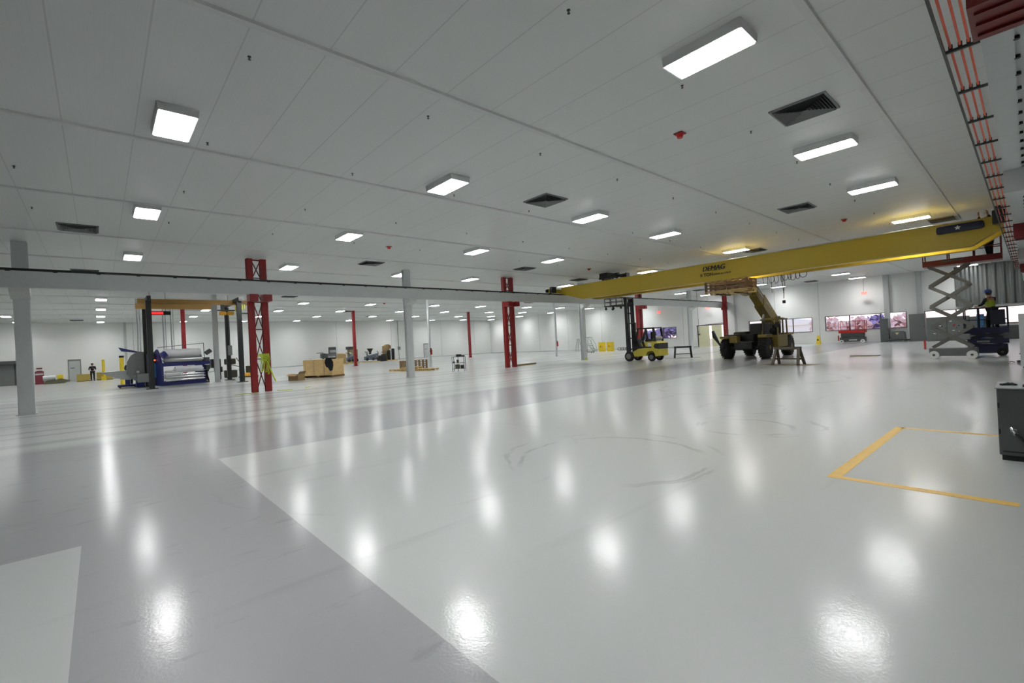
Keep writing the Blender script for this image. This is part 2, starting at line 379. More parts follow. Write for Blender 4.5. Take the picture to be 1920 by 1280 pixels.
tree(64, 38.0, 3.6, 'violet tree outside, middle of the window behind the forklift', LEAFV, False, 9)
b = MB().box((92, 20, -.25), (98, 40, 2.2)).prism([(19.5, 2.2), (40.5, 2.2), (30, 3.6)], 'x', 91.7, 98.3)
tag(b.build('distant_building', mat('pale_siding', (250, 245, 240), .8)), 'pale building outside beyond the window right of the telehandler', 'building')

# ================================================================ CEILING FIXTURES
def fixture(loc, label):
    t_ = thing('ceiling_light', label, 'ceiling light', loc, 'rectangular fixtures on the hall ceiling')
    x, y, z = loc
    MB().prism([(x-.31, z+.14), (x+.31, z+.14), (x+.29, z), (x-.29, z)], 'y', y-.61, y+.61).build('housing', WHITE, t_)
    MB().box((x-.265, y-.575, z-.008), (x+.265, y+.575, z+.004)).build('diffuser', LAMPM, t_)
    return t_
ZL = CH - .14
near_x = [1.19, 7.2, 13.33, 18.45, 26.6, 33.0, 40.0, 46.2, 52.4]
far_x = [-5.6, .24, 7.2, 13.2, 19.27, 26.25, 32.4, 39.6, 45.75, 51.85]
ROWS = [(3.17, [1.19, 7.22, 13.37, 18.45, 25.6, 33, 40, 46.2, 51.9]), (10.36, [1.19, 7.2, 13.3, 18.43, 25.68, 33, 40.1, 46.3, 51.9]),
        (17.0, [1.19, 7.2, 13.25, 18.4, 27.7, 33.6, 40, 47.0, 52.0]), (24.45, [1.18, 7.2, 13.35, 18.4, 27.8, 33.8, 40, 46.1, 51.9]), (33.6, far_x),
        (41.35, far_x), (48.7, far_x), (55.9, far_x), (63.3, far_x)]
ords = ['nearest', 'second', 'third', 'fourth', 'fifth', 'sixth', 'seventh', 'eighth', 'ninth', 'tenth']
rown = ['first row left of the overhead beam', 'second row left of the overhead beam', 'third row left of the overhead beam',
        'row just past the grey beam', 'row hidden behind the grey beam', 'fourth row from the back wall', 'third row from the back wall', 'second row from the back wall', 'row closest to the back wall']
proto = None
for (y, xs), rn in zip(ROWS, rown):
    for i, x in enumerate(xs):
        lab = 'lit ceiling light, %s from the left in the %s' % (ords[i].replace('nearest', 'first'), rn)
        if proto is None: proto = fixture((x, y, ZL), lab)
        else: dup(proto, (x, y, ZL), lab)
def vent(loc):
    x, y, z = loc; t_ = thing('ceiling_vent', '', 'vent', loc, 'square louvred ceiling vents')
    MB().box((x-.5,y-.5,z+.03),(x+.5,y-.46,z+.06)).box((x-.5,y+.46,z+.03),(x+.5,y+.5,z+.06)).box((x-.5,y-.46,z+.03),(x-.46,y+.46,z+.06)).box((x+.46,y-.46,z+.03),(x+.5,y+.46,z+.06)).build('frame', MGREY, t_)
    MB().box((x-.46,y-.46,z+.05),(x+.46,y+.46,z+.06)).build('dark_inside_sheet', BLACK, t_)  # black sheet standing in for the unlit inside of the vent
    b = MB(); r = .45
    while r > .05:
        q = r - .035
        o4 = [(x-r,y-r),(x+r,y-r),(x+r,y+r),(x-r,y+r)]; i4 = [(x-q,y-q),(x+q,y-q),(x+q,y+q),(x-q,y+q)]
        for k in range(4):
            a, c, d, e = o4[k], o4[(k+1) % 4], i4[(k+1) % 4], i4[k]
            b.add([(*a, z-.0), (*c, z-.0), (*d, z+.045), (*e, z+.045)], [(0,1,2,3)])
        r -= .052
    b.build('louvres', MGREY, t_); return t_
VENTS = [(10.86, 2.9, 'large louvred ceiling vent beside the brightest lamp near the camera'), (19.35, 5.55, 'louvred ceiling vent between the second and third lamps of the right-hand row'), (10.65, 10.0, 'dark square ceiling vent at the centre of the ceiling'),
         (-.35, 20.3, 'ceiling vent at far left above the grey runway beam'), (10.5, 22.2, 'small ceiling vent between the red lattice column and the middle grey column'),
         (19.25, 20.1, 'ceiling vent just above and right of the twin red column'), (26.65, 22.1, 'ceiling vent above the left end of the yellow crane'), (27.2, 10.0, 'ceiling vent beside the lamp glowing yellow over the crane lettering'),
         (27.7, 2.33, 'ceiling vent above the navy cylinder on the crane'), (-.35, 29.6, 'ceiling vent half hidden behind the runway beam at left'),
         (53.0 - 2, 13.8, 'ceiling vent beyond the crane near the end wall'), (46.0, 22.4, 'thin ceiling vent above the far grey column'), (11.0, 37.5, 'ceiling vent beyond the beam left of centre'), (11.0, 53.0, 'ceiling vent near the back wall behind the lattice column'),
         (20.6, 50.0, 'ceiling vent near the far red column'), (26.5, 57.0, 'ceiling vent near the back wall right of the far red column'), (3.2, 46.5, 'ceiling vent above the red display sign'), (-6.5, 53, 'ceiling vent at the far left edge near the back wall'), (36.0, 37.0, 'ceiling vent beyond the beam right of the twin red column'), (33.6, 59, 'ceiling vent at the back between two far columns'), (-1.5, 62, 'ceiling vent close to the back wall above the man door')]
v0 = vent((VENTS[0][0], VENTS[0][1], CH-.06)); v0['label'] = VENTS[0][2]
for x, y, l in VENTS[1:]: dup(v0, (x, y, CH-.06), l)
# sprinkler heads
s0 = thing('sprinkler_head', 'small sprinkler head', 'sprinkler', (1.82, 3.98, CH-.07), 'sprinkler heads dotted over the ceiling')
MB().lathe([(.026, .07), (.026, .062), (.009, .055), (.009, .03), (.022, .026), (.022, .02)], (1.82, 3.98, CH-.07), 'z', 8).build('head', DGREY, s0)
first = True
srow = ['row nearest the right-hand crane rail', 'second sprinkler row from the right', 'third sprinkler row from the right', 'fourth sprinkler row from the right', 'fifth sprinkler row from the right']
for j in range(5):
    for i in range(-1, 9):
        x, y = 1.82 + 3.06*i, 3.98 + 3.57*j
        if any(abs(x-a) < .4 and abs(y-b_) < .75 for b_, xs in ROWS for a in xs) or any(abs(x-q[0]) < .55 and abs(y-q[1]) < .55 for q in VENTS): x += .6
        lab = 'small dark sprinkler head on the ceiling, %s of the %s' % (ords[i+1].replace('nearest', 'first'), srow[j])
        if first: s0.location = (x, y, CH-.07); s0['label'] = lab; first = False
        else: dup(s0, (x, y, CH-.07), lab)
for x, y, l in ((9.75, 5.0, 'round red alarm sounder on the ceiling near the big vent'), (23.35, 5.0, 'small red alarm sounder on the ceiling above the crane'), (9.5, 18.3, 'red alarm sounder on the ceiling left of the middle grey column'),
                (23.25, 18.4, 'red alarm sounder on the ceiling above the crane hoist'), (9.5, 47, 'dark sounder far back on the ceiling left of the far red column'), (20.5, 41, 'dark sounder far back on the ceiling beyond the middle grey column')):
    t_ = thing('alarm_sounder', l, 'alarm', (x, y, CH-.1), 'alarm sounders on the ceiling')
    MB().lathe([(.085, .1), (.085, .06), (.07, .05), (.06, .0)], (x, y, CH-.1), 'z', 14).build('body', REDB, t_)
    MB().box((x-.1, y-.1, CH-.02), (x+.1, y+.1, CH)).build('base_plate', REDD, t_)

# ================================================================ COLUMNS AND RUNWAY BEAMS
def hsec(b, x, y, w_, d, z0, z1, th=.03):
    b.box((x-w_/2, y-d/2, z0), (x+w_/2, y-d/2+th, z1)); b.box((x-w_/2, y+d/2-th, z0), (x+w_/2, y+d/2, z1)); b.box((x-th/2, y-d/2+th, z0), (x+th/2, y+d/2-th, z1))
RB0, RB1, RBY = 4.39, 5.0, 23.02
def beam(name, y, x0, x1, label):
    t_ = thing(name, label, 'crane runway beam', (x0, y, RB0))
    MB().box((x0, y-.125, RB0), (x1, y+.125, RB0+.03)).box((x0, y-.125, RB1-.05), (x1, y+.125, RB1-.02)).box((x0, y-.105, RB0+.03), (x1, y+.105, RB1-.05)).build('beam', STEELW, t_)
    r = MB().box((x0, y-.135, RB1-.03), (x1, y+.03, RB1+.055))
    x = x0 + .4
    while x < x1: r.box((x-.06, y-.14, RB1-.055), (x+.06, y-.126, RB1+.0)); x += 1.15
    r.build('rail', BLACK, t_, 'black crane rail with clips'); return t_
beam('runway_beam', RBY, -9.5, XW-.02, 'long grey crane runway beam with black rail crossing behind the floor, carried by the columns')
def grey_column(x, y, label, w_=.34, bracket=True):
    t_ = thing('grey_column', label, 'column', (x, y, 0), 'grey steel columns')
    b = MB(); b.box((x-w_/2, y-.16, 0), (x+w_/2, y-.13, CH)).box((x-w_/2, y+.13, 0), (x+w_/2, y+.16, CH)).box((x-.1, y-.13, 0), (x+.1, y+.13, CH)); b.build('shaft', STEELW, t_)
    if bracket: MB().prism([(y-.66, RB0-.13), (y-.16, RB0-.36), (y-.16, RB0), (y-.66, RB0)], 'x', x-w_/2-.05, x+w_/2+.05).build('bracket', WHITE, t_)
    MB().box((x-w_/2-.05, y-.22, 0), (x+w_/2+.05, y+.22, .025)).build('base_plate', STEELW, t_); return t_
CY = 23.5
grey_column(-1.95, CY, 'grey column at the far left of the hall, under the runway beam', .4)
grey_column(13.1, CY-.1, 'grey column in front of the stacked pallets, under the runway beam', .36)
gc = grey_column(28.4, CY-.1, 'grey column left of the forklift with a yellow-green band at its foot', .36)
MB().box((28.2, 23.22, .025), (28.6, 23.23, .14)).build('foot_band', GREENH, gc)
grey_column(45.4, CY-.25, 'far grey column right of the forklift under the runway beam', .4)
def red_twin(x, y, sep, label):
    t_ = thing('red_column', label, 'column', (x, y, 0), 'red twin crane columns')
    for s in (-1, 1):
        b = MB(); cx = x + s*sep/2; b.box((cx-.125, y-.12, 0), (cx+.125, y-.09, CH)).box((cx-.125, y+.09, 0), (cx+.125, y+.12, CH)).box((cx-.1, y-.09, 0), (cx+.1, y+.09, CH)); b.build('post', RED, t_)
        MB().box((cx-.17, RBY-.2, RB0-.3), (cx+.17, y-.12, RB0)).build('bracket', RED, t_)
    b = MB(); a, c = x-sep/2+.1, x+sep/2-.1; k = 0
    zs = [.15, 1.5, 2.85, 4.1, 5.2, CH-.05]
    for i in range(5):
        z0, z1 = zs[i], zs[i+1]
        b.bar((a, y-.05, z0), (c, y-.05, z1), .03, .04); b.bar((c, y+.05, z0), (a, y+.05, z1), .03, .04); b.bar((a, y, z1), (c, y, z1), .04, .05)
    b.build('lacing', REDD, t_); return t_
red_twin(5.5, CY, .56, 'red lattice twin column near the blue machine with straps hung on it')
red_twin(20.75, CY-.05, .62, 'red twin column in the centre of the hall beside the timber')
red_twin(36.4, CY-.1, .5, 'red column behind the forklift mast')
red_twin(52.2, CY-.9, .45, 'red column at the far end beside the pale double door')
t_ = bpy.data.objects.get('red_column.003')
def wpost(x, y, s, m_, label, cat='column', name='white_post', round_=False, grp='slender far posts'):
    t2 = thing(name, label, cat, (x, y, 0), grp)
    (MB().cyl((x, y, 0), (x, y, CH), s/2, 12) if round_ else MB().bev((x-s/2, y-s/2, 0), (x+s/2, y+s/2, CH), .02)).build('shaft', m_, t2)
    MB().box((x-s*.8, y-s*.8, 0), (x+s*.8, y+s*.8, .02)).build('base_plate', m_, t2); return t2
p1 = wpost(6.15, 38.1, .3, STEELW, 'white post beside the overhead hoist and the black tool case')
p2 = wpost(20.9, 33.9, .22, STEELW, 'white round post behind the pallets with a fire extinguisher', round_=True)
p3 = wpost(35.6, 33.0, .24, STEELW, 'white round post right of the central red column', round_=True)
wpost(5.6, 49.5, .3, RED, 'slim red post behind the machine under the red display', name='red_post')
wpost(20.97, 49.45, .28, RED, 'slim red post in front of the machinery row', name='red_post')
wpost(36.9, 49.8, .28, RED, 'slim red post left of the central red twin column', name='red_post')
def extinguisher(x, y, z, label):
    t2 = thing('fire_extinguisher', label, 'fire extinguisher', (x, y, z))
    MB().lathe([(.02, .0), (.08, .03), (.085, .4), (.03, .48), (.02, .52)], (x, y, z), 'z', 12).build('cylinder', REDB, t2)
    MB().box((x-.1, y-.03, z+.5), (x+.03, y+.03, z+.56)).tube([(x-.04, y, z+.5), (x-.11, y, z+.4), (x-.1, y, z+.2)], .015).build('valve', BLACK, t2)
extinguisher(20.9, 33.68, 1.0, 'red fire extinguisher mounted on the white round post')
extinguisher(35.6, 32.78, 1.05, 'red fire extinguisher on the white round post by the central column')

# right-hand runway above the camera
t_ = thing('right_runway_beam', 'white crane runway beam overhead at the right edge with bolts along its flange', 'crane runway beam', (3, .11, RB0))
MB().box((3, 0, RB0), (XW-.1, .225, RB0+.03)).box((3, 0, RB1-.05), (XW-.1, .225, RB1-.02)).box((3, .03, RB0+.03), (XW-.1, .195, RB1-.05)).build('beam', STEELW, t_)
MB().box((3, .07, RB1-.02), (XW-.1, .15, RB1+.045)).build('rail', BLACK, t_)
b = MB(); x = 3.35
while x < 22: b.cyl((x, -.014, RB0-.005), (x, -.014, RB0+.04), .024, 8); x += .508
b.build('flange_bolts', BLACK, t_)
MB().box((3, -.09, RB0+.03), (22, .0, RB0+.06)).build('edge_plate', STEELW, t_)
for x, k, l in ((5.3, 'r', 'shaded dark red bracket column top at the upper right corner'), (13.15, 'g', 'white bracket under the overhead beam right of the orange conductor bars'), (20.7, 'r', 'red bracket at the right end of the yellow crane'),
             (28.4, 'g', 'white bracket of the right-hand runway beyond the crane'), (36.4, 'r', 'small red bracket far along the right-hand runway')):
    red = k == 'r'; t2 = thing('red_bracket_column' if red else 'grey_bracket_column', l, 'column', (x, -.75, 0)); mt = REDD if red else STEELW  # shadow under the beam is put into the darker red here
    b = MB(); hsec(b, x, -.75, .34, .34, 0, CH); b.build('shaft', mt, t2)
    c = MB().box((x-.32, -.58, RB0-.42), (x+.32, .235, RB0))
    if red:
        for q in (-.2, .0, .2): c.box((x+q-.01, -.55, RB0-.44), (x+q+.01, .2, RB0-.42))
    c.build('bracket', mt, t2)
# conductor bars
t_ = thing('conductor_bars', 'three orange crane conductor bars carried on dark brackets along the overhead beam', 'crane conductor bar', (3, .35, 4.45))
for y in (.446, .374, .311):
    MB().box((3, y-.009, 4.445), (40, y+.009, 4.475)).build('orange_bar', ORANGE, t_)
MB().box((3, .485, 4.40), (40, .505, 4.44)).build('support_rail', DGREEN, t_)
x = 4.1
while x < 40: 
    MB().box((x-.017, .23, 4.41), (x+.017, .495, 4.437)).build('bracket_arm', DGREEN, t_)
    b = MB()
    for y in (.446, .374, .311): b.box((x-.025, y-.016, 4.432), (x+.025, y+.016, 4.485))
    b.build('clamp', BLACK, t_); x += 1.31

# ================================================================ CRANE
GX = 25.0; GB, GT = 4.45, 5.40
cr = thing('bridge_crane', 'long yellow double girder bridge crane spanning the hall with maker lettering', 'crane', (GX+.5, 11.5, GB))
def girder(x, name):
    x1 = x + .36
    poly = [(.55, GT), (.55, GT-.45), (1.35, GB), (20.6, GB), (22.4, GT-.42), (22.4, GT)]
    MB().prism(poly, 'x', x, x1).build(name, YEL, cr)
    MB().box((x-.03, .7, GT), (x1+.03, 22.3, GT+.02)).box((x-.03, 1.4, GB-.02), (x1+.03, 20.5, GB)).build('flange', YEL, cr)
girder(GX, 'girder'); girder(GX + 1.45, 'girder')
MB().box((GX+.14, 2, GT+.02), (GX+.2, 21.5, GT+.06)).box((GX+1.6, 2, GT+.02), (GX+1.66, 21.5, GT+.06)).build('trolley_rail', YEL, cr)
for yc, nm in ((.11, 'end_truck'), (23.02, 'end_truck')):
    e = MB().bev((GX-.75, yc-.12, RB1+.1), (GX+2.3, yc+.12, RB1+.38), .02).build(nm, YEL, cr)
    for xx in (GX-.5, GX+2.0): MB().cyl((xx, yc-.06, RB1+.15), (xx, yc+.06, RB1+.15), .105, 14).build('wheel', BLACK, e)
    MB().box((GX-.9, yc-.08, RB1+.12), (GX-.75, yc+.08, RB1+.33)).build('buffer', BLACK, e)
MB().box((GX-.72, 22.6, RB1+.08), (GX-.3, 22.85, RB1+.5)).build('drive_motor', BLACK, cr)
MB().bev((GX-.3, .45, RB1+.1), (GX+.0, .8, RB1+.6), .04).cyl((GX-.15, .62, RB1+.6), (GX-.15, .62, RB1+.75), .12, 12).build('drive_motor', BLACK, cr)
for k in range(4): text_mesh('DEMAG', .36, (GX-.035-.0012*k, 11.94-.009*k, 5.02), (0,-1,0), (0,0,1), 'lettering', BLACK, cr, shear=.22)
MB().box((GX-.037, 10.95, 4.985), (GX-.03, 11.4, 5.0)).build('lettering_rule', BLACK, cr)
text_mesh('8 TON', .24, (GX-.035, 12.05, 4.73), (0,-1,0), (0,0,1), 'lettering', mat('grey_lettering', (70, 62, 34), .6), cr, offset=.006)
text_mesh('SERIAL # 117560', .13, (GX-.035, 11.32, 4.74), (0,-1,0), (0,0,1), 'lettering', MATS['grey_lettering'], cr, offset=.003)
# pipe run and navy tube on the girder's near side
pt = MB().cyl((GX+.03, 10.5, GT+.05), (GX+.03, 2.45, GT+.05), .025, 8)
for y in (10.2, 9.5, 5.5, 4.3, 3.4, 2.9): pt.box((GX, y-.04, GT+.0), (GX+.07, y+.04, GT+.09))
pt.build('conduit', WHITE, cr)
nv = MB().bev((GX-.28, 1.0, 5.02), (GX-.04, 2.35, 5.33), .11).build('control_box', NAVYD, cr, 'dark navy rounded box with a pale star mark')
b = MB(); cy, cz = 1.72, 5.17
star = []
for k in range(10):
    r = .1 if k % 2 == 0 else .045; a = PI/2 + k*PI/5; star.append((cy + r*math.cos(a), cz + r*math.sin(a)))
b.prism(star, 'x', GX-.29, GX-.281); b.build('star_mark', WHITE, nv)
# hoist trolley on top of the girders at the left
hz = GT + .065
ho = thing('hoist_trolley', 'dark hoist trolley sitting on top of the crane girders above the forklift', 'hoist', (GX+.7, 18, hz))
MB().box((GX, 17.5, hz+.08), (GX+1.8, 17.6, hz+.2)).box((GX, 18.9, hz+.08), (GX+1.8, 19.0, hz+.2)).box((GX, 17.5, hz+.08), (GX+.1, 19, hz+.2)).box((GX+1.7, 17.5, hz+.08), (GX+1.8, 19, hz+.2)).build('frame', BLACK, ho)
MB().box((GX+.2, 18.45, hz+.1), (GX+.9, 19.1, hz+.5)).build('control_box', mat('brown_black', (44, 36, 34), .5), ho)
MB().cyl((GX+.6, 18.3, hz+.28), (GX+.6, 17.85, hz+.28), .17, 16).build('motor', BLACK, ho)
MB().cyl((GX+.75, 17.8, hz+.22), (GX+.75, 17.3, hz+.22), .12, 14).box((GX+.6, 17.25, hz+.05), (GX+.95, 17.33, hz+.35)).build('drum', BLACK, ho)
for xx in (GX+.17, GX+1.63):
    for yy in (17.7, 18.8): MB().cyl((xx-.04, yy, hz+.075), (xx+.04, yy, hz+.075), .075, 12).build('wheel', BLACK, ho)
# festoon under the far girder
fs = thing('festoon_cable', 'black looped festoon cables hanging under the crane with a pendant', 'cable', (26.4, 8.3, 4.4))
MB().box((26.36, 7.0, 4.42), (26.4, 9.5, 4.43)).build('festoon_track', DGREY, fs)
lp = [(9.35, 9.1, .45), (9.05, 8.8, .35), (8.8, 8.6, .4), (8.5, 8.35, .35), (8.42, 8.15, .3), (8.15, 8.0, .28), (8.05, 7.8, .33), (7.8, 7.62, .3), (7.62, 7.3, .25)]
for y0, y1, dp in lp:
    pts = [(26.38 + .03*math.sin(k), y0 + (y1-y0)*(.5-.5*math.cos(PI*k/10)), 4.42 - dp*math.sin(PI*k/10)**.6) for k in range(11)]
    MB().tube(pts, .014).build('cable_loop', BLACK, fs)
MB().tube([(26.38, 8.95, 4.42), (26.36, 8.93, 3.9), (26.38, 8.92, 3.55)], .012).tube([(26.4, 8.45, 4.42), (26.38, 8.42, 3.9), (26.4, 8.38, 3.5), (26.4, 8.4, 3.2)], .016).tube([(26.4, 8.3, 4.42), (26.42, 8.32, 3.9), (26.4, 8.4, 3.5)], .012).build('drop_cable', BLACK, fs)
MB().bev((26.34, 8.33, 2.95), (26.46, 8.46, 3.12), .03).build('pendant', BLACK, fs)

# ================================================================ PALLETS HELPERS
def pallet_mb(L, W_, xf, z=0, h=.14):
    b = MB(xf)
    for k in range(3):
        y = -W_/2 + k*(W_-.09)/2
        b.box((-L/2, y, z+.02), (-L/2+L, y+.09, z+h-.02)) if False else None
        for q in range(3):
            x = -L/2 + q*(L-.12)/2; b.box((x, y, z+.02), (x+.12, y+.09, z+h-.022))
        b.box((-L/2, y, z+h-.044), (L/2, y+.09, z+h-.022)) if False else None
        b.box((-L/2, y, z), (L/2, y+.09, z+.02))
    nb = 7
    for k in range(nb):
        x = -L/2 + k*(L-.1)/(nb-1); b.box((x, -W_/2, z+h-.022), (x+.1, W_/2, z+h))
    return b
def pallet(x, y, z, rz, L, W_, m_, label, grp, h=.14):
    t2 = thing('wooden_pallet', label, 'pallet', (x, y, z), grp); t2.rotation_euler = (0, 0, rz)
    b = MB()
    for k in range(3):
        yy = -W_/2 + k*(W_-.09)/2; b.box((-L/2, yy, .02), (L/2, yy+.045, h-.022)) if False else None
        for q in range(3):
            xx = -L/2 + q*(L-.12)/2; b.box((xx, yy, .02), (xx+.12, yy+.09, h-.022))
    o = b.build('block', m_); o.parent = t2
    b = MB()
    for k in range(7):
        xx = -L/2 + k*(L-.11)/6; b.box((xx, -W_/2, h-.022), (xx+.11, W_/2, h))
    o = b.build('deck_board', m_); o.parent = t2
    b = MB()
    for k in range(3):
        yy = -W_/2 + k*(W_-.09)/2; b.box((-L/2, yy, 0), (L/2, yy+.09, .02))
    o = b.build('bottom_board', m_); o.parent = t2
    b = MB()
    for k in range(3):
        yy = -W_/2 + k*(W_-.03)/2; b.box((-L/2, yy, h-.07), (L/2, yy+.03, h-.022))
    o = b.build('stringer_board', m_); o.parent = t2
    return t2
# pallets on telehandler forks, front face to the camera (-X)
px0, px1 = 24.95, 26.25
for k, lab in enumerate(('lowest wooden pallet of the stack on the telehandler forks', 'second wooden pallet from the bottom on the telehandler forks', 'third wooden pallet from the bottom on the telehandler forks', 'topmost wooden pallet touching the crane girder')):
    pallet(25.6, 10.72, 3.72 + .17*k, PI/2, 2.25, 1.25, PALLB if k > 0 else PALL, lab, 'pallets lifted under the crane', h=.168)

# ================================================================ TELEHANDLER
tl = thing('telehandler', 'muddy yellow telehandler with raised boom holding pallets up against the crane', 'telehandler', (30.3, 11.2, 0))
def big_wheel(x, y, r, w_, par, s, rim=OLIVE):
    b = MB(); b.lathe([(r*.55, -w_/2), (r*.9, -w_/2), (r, -w_/2+.08), (r, w_/2-.08), (r*.9, w_/2), (r*.55, w_/2)], (x, y, r), 'y', 28)
    for k in range(22):
        a = 2*PI*k/22
        for sd in (-1, 1):
            c = Vector((x + (r+.012)*math.cos(a), y + sd*w_*.24, r + (r+.012)*math.sin(a))); tdir = Vector((-math.sin(a), 0, math.cos(a)))
            b.bar(c + Vector((0, -sd*w_*.22, 0)), c + Vector((0, sd*w_*.22, 0)) + tdir*.08, .06, .05)
    t2 = b.build('wheel', RUB, par)
    MB().lathe([(r*.5, -w_/2+.03), (r*.56, -w_/2-.0), (r*.56, w_/2), (r*.5, w_/2-.03)], (x, y, r), 'y', 20).lathe([(r*.2, -w_/2-.03), (r*.22, w_/2+.03)], (x, y, r), 'y', 12).build('rim', rim, t2)
    return t2
for x, y in ((28.65, 12.35), (28.65, 10.2), (32.0, 12.35), (32.1, 10.15)): big_wheel(x, y, .62, .46, tl, 1)
MB().bev((28.2, 10.75, .55), (32.8, 11.8, 1.0), .05).box((28.5, 10.4, .5), (28.8, 12.1, .7)).box((31.9, 10.4, .5), (32.2, 12.1, .7)).build('chassis', BLACK, tl)
MB().bev((28.5, 11.75, .95), (31.6, 12.5, 1.45), .12).bev((29.4, 11.5, 1.0), (30.8, 12.3, 1.6), .1).build('engine_cover', mat('muddy_black', (50, 46, 34), .6), tl)
MB().bev((29.5, 10.66, 1.0), (31.2, 11.35, 2.05), .06).bev((28.9, 10.9, .95), (29.6, 11.6, 1.45), .05).build('hydraulic_housing', BLACK, tl)
MB().bev((28.05, 11.55, .95), (28.6, 12.0, 1.35), .05).build('light_guard', OLIVE, tl)
MB().bev((28.2, 9.95, 1.2), (29.15, 10.45, 1.38), .05).bev((31.6, 9.9, 1.28), (32.6, 10.4, 1.42), .05).bev((28.15, 12.1, 1.22), (29.1, 12.6, 1.36), .05).build('fender', OLIVE, tl)
# cab
cb = MB(); x0, x1, y0, y1 = 29.35, 30.9, 9.75, 10.6
for xx, yy in ((x0, y0), (x1, y0), (x0, y1), (x1, y1), ((x0+x1)/2+.1, y0)): cb.bar((xx, yy, 1.3), (xx + (.15 if xx == x0 else -.05 if xx == x1 else 0), yy, 2.22), .07, .07)
cb.bev((x0-.05, y0-.06, 2.2), (x1+.05, y1+.06, 2.28), .03).bev((x0-.1, y0-.03, .62), (x1, y1, 1.32), .05)
for k in range(4): cb.cyl((x0+.15+k*.35, y0, 2.31), (x0+.15+k*.35, y1, 2.31), .02, 6)
cbo = cb.build('cab', OLIVE, tl)
MB().bev((30.0, 9.95, 1.25), (30.5, 10.4, 1.4), .05).bev((30.4, 9.95, 1.4), (30.52, 10.4, 1.95), .04).build('seat', BLACK, cbo)
MB().lathe([(.16, -.012), (.18, 0), (.16, .012)], (29.75, 10.17, 1.55), 'x', 16).cyl((29.75, 10.17, 1.55), (29.5, 10.17, 1.3), .03, 8).build('steering_wheel', BLACK, cbo)
MB().box((29.36, 10.6, 1.32), (30.9, 10.63, 2.0)).build('side_panel', BLACK, cbo)
MB().cyl((29.2, 12.55, 1.75), (29.2, 12.45, 1.75), .01, 6).bev((28.95, 9.55, 1.75), (29.0, 9.75, 2.05), .02).tube([(29.0, 9.65, 1.8), (29.3, 9.8, 1.75)], .015).build('mirror', BLACK, tl)
# stabiliser arm at the front left
MB().add([(27.9,12.55,1.0),(27.9,12.85,1.75),(27.9,12.95,1.7),(27.9,12.9,1.35),(27.9,12.35,.6),(27.9,12.25,.85)] + [(28.05,12.55,1.0),(28.05,12.85,1.75),(28.05,12.95,1.7),(28.05,12.9,1.35),(28.05,12.35,.6),(28.05,12.25,.85)],
         [(0,1,2,3,4,5),(11,10,9,8,7,6),(0,6,7,1),(1,7,8,2),(2,8,9,3),(3,9,10,4),(4,10,11,5),(5,11,6,0)]).build('stabiliser', BLACK, tl)
# boom
A_, B_ = Vector((32.9, 11.15, 2.05)), Vector((28.3, 10.75, 4.25)); dd = (B_-A_)
MB().bar(A_, A_ + dd*.62, .52, .80).build('outer_boom', OLIVE, tl)
MB().bar(A_ + dd*.6, A_ + dd*.85, .44, .64).build('middle_boom', OLIVE, tl)
MB().bar(A_ + dd*.83, B_, .36, .5).bar(B_, B_ + Vector((-.5, 0, -.45)), .32, .4).build('inner_boom', OLIVE, tl)
MB().bev((32.4, 10.8, 1.0), (33.2, 11.0, 2.5), .05).bev((32.4, 11.4, 1.0), (33.2, 11.6, 2.5), .05).cyl((32.9, 10.75, 2.1), (32.9, 11.65, 2.1), .16, 14).build('boom_pivot', OLIVE, tl)
MB().cyl((31.0, 11.2, 1.0), A_ + dd*.45 + Vector((0,0,-.28)), .07, 10).cyl(A_ + dd*.35 + Vector((0,-.26,.2)), A_ + dd*.9 + Vector((0,-.2,.12)), .025, 8).build('lift_cylinder', CHROME, tl)
MB().box((26.55, 9.75, 3.7), (26.65, 11.7, 3.78)).box((26.55, 9.75, 4.25), (26.65, 11.7, 4.33)).box((26.55, 10.2, 3.7), (26.65, 10.3, 4.33)).box((26.55, 11.2, 3.7), (26.65, 11.3, 4.33)).bar((26.65, 10.75, 3.95), (27.85, 10.75, 3.8), .3, .3).build('fork_carriage', OLIVE, tl)
for yy in (10.25, 11.2): MB().box((25.0, yy-.06, 3.66), (26.62, yy+.06, 3.715)).box((26.5, yy-.06, 3.66), (26.56, yy+.06, 4.3)).build('fork', BLACK, tl)
for yy in (10.25, 11.2): pass

# ================================================================ FORKLIFT (front towards +Y)
fk = thing('forklift', 'yellow and black forklift with raised mast holding a cart up under the crane', 'forklift', (27.1, 16.9, 0))
def fwheel(x, y, r, w_):
    b = MB().lathe([(r*.6, -w_/2), (r*.93, -w_/2), (r, -w_/2+.04), (r, w_/2-.04), (r*.93, w_/2), (r*.6, w_/2)], (x, y, r), 'x', 24).build('wheel', RUB, fk)
    MB().lathe([(r*.3, -w_/2-.01), (r*.5, -w_/2-.015), (r*.62, -w_/2+.01), (r*.62, w_/2)], (x, y, r), 'x', 20).build('rim', MGREY, b)
for xx in (26.62, 27.62): fwheel(xx, 18.02, .33, .24)
for xx in (26.66, 27.58): fwheel(xx, 16.35, .27, .2)
MB().prism([(16.75, .35), (17.62, .3), (17.72, .62), (17.3, .82), (16.9, .86), (16.1, .86), (16.1, .6), (16.12, .62), (16.35, .68), (16.6, .62), (16.7, .45)], 'x', 26.58, 27.66).build('chassis', YELF, fk)
MB().prism([(15.78, .35), (16.05, .3), (16.12, .55), (16.3, .9), (16.3, 1.27), (15.95, 1.27), (15.8, 1.1)], 'x', 26.56, 27.68).build('counterweight', YELF, fk)
MB().prism([(15.77, .78), (16.05, .82), (16.14, .95), (16.05, 1.12), (15.77, 1.14)], 'x', 26.545, 27.695).build('rear_grille', BLACK, fk)
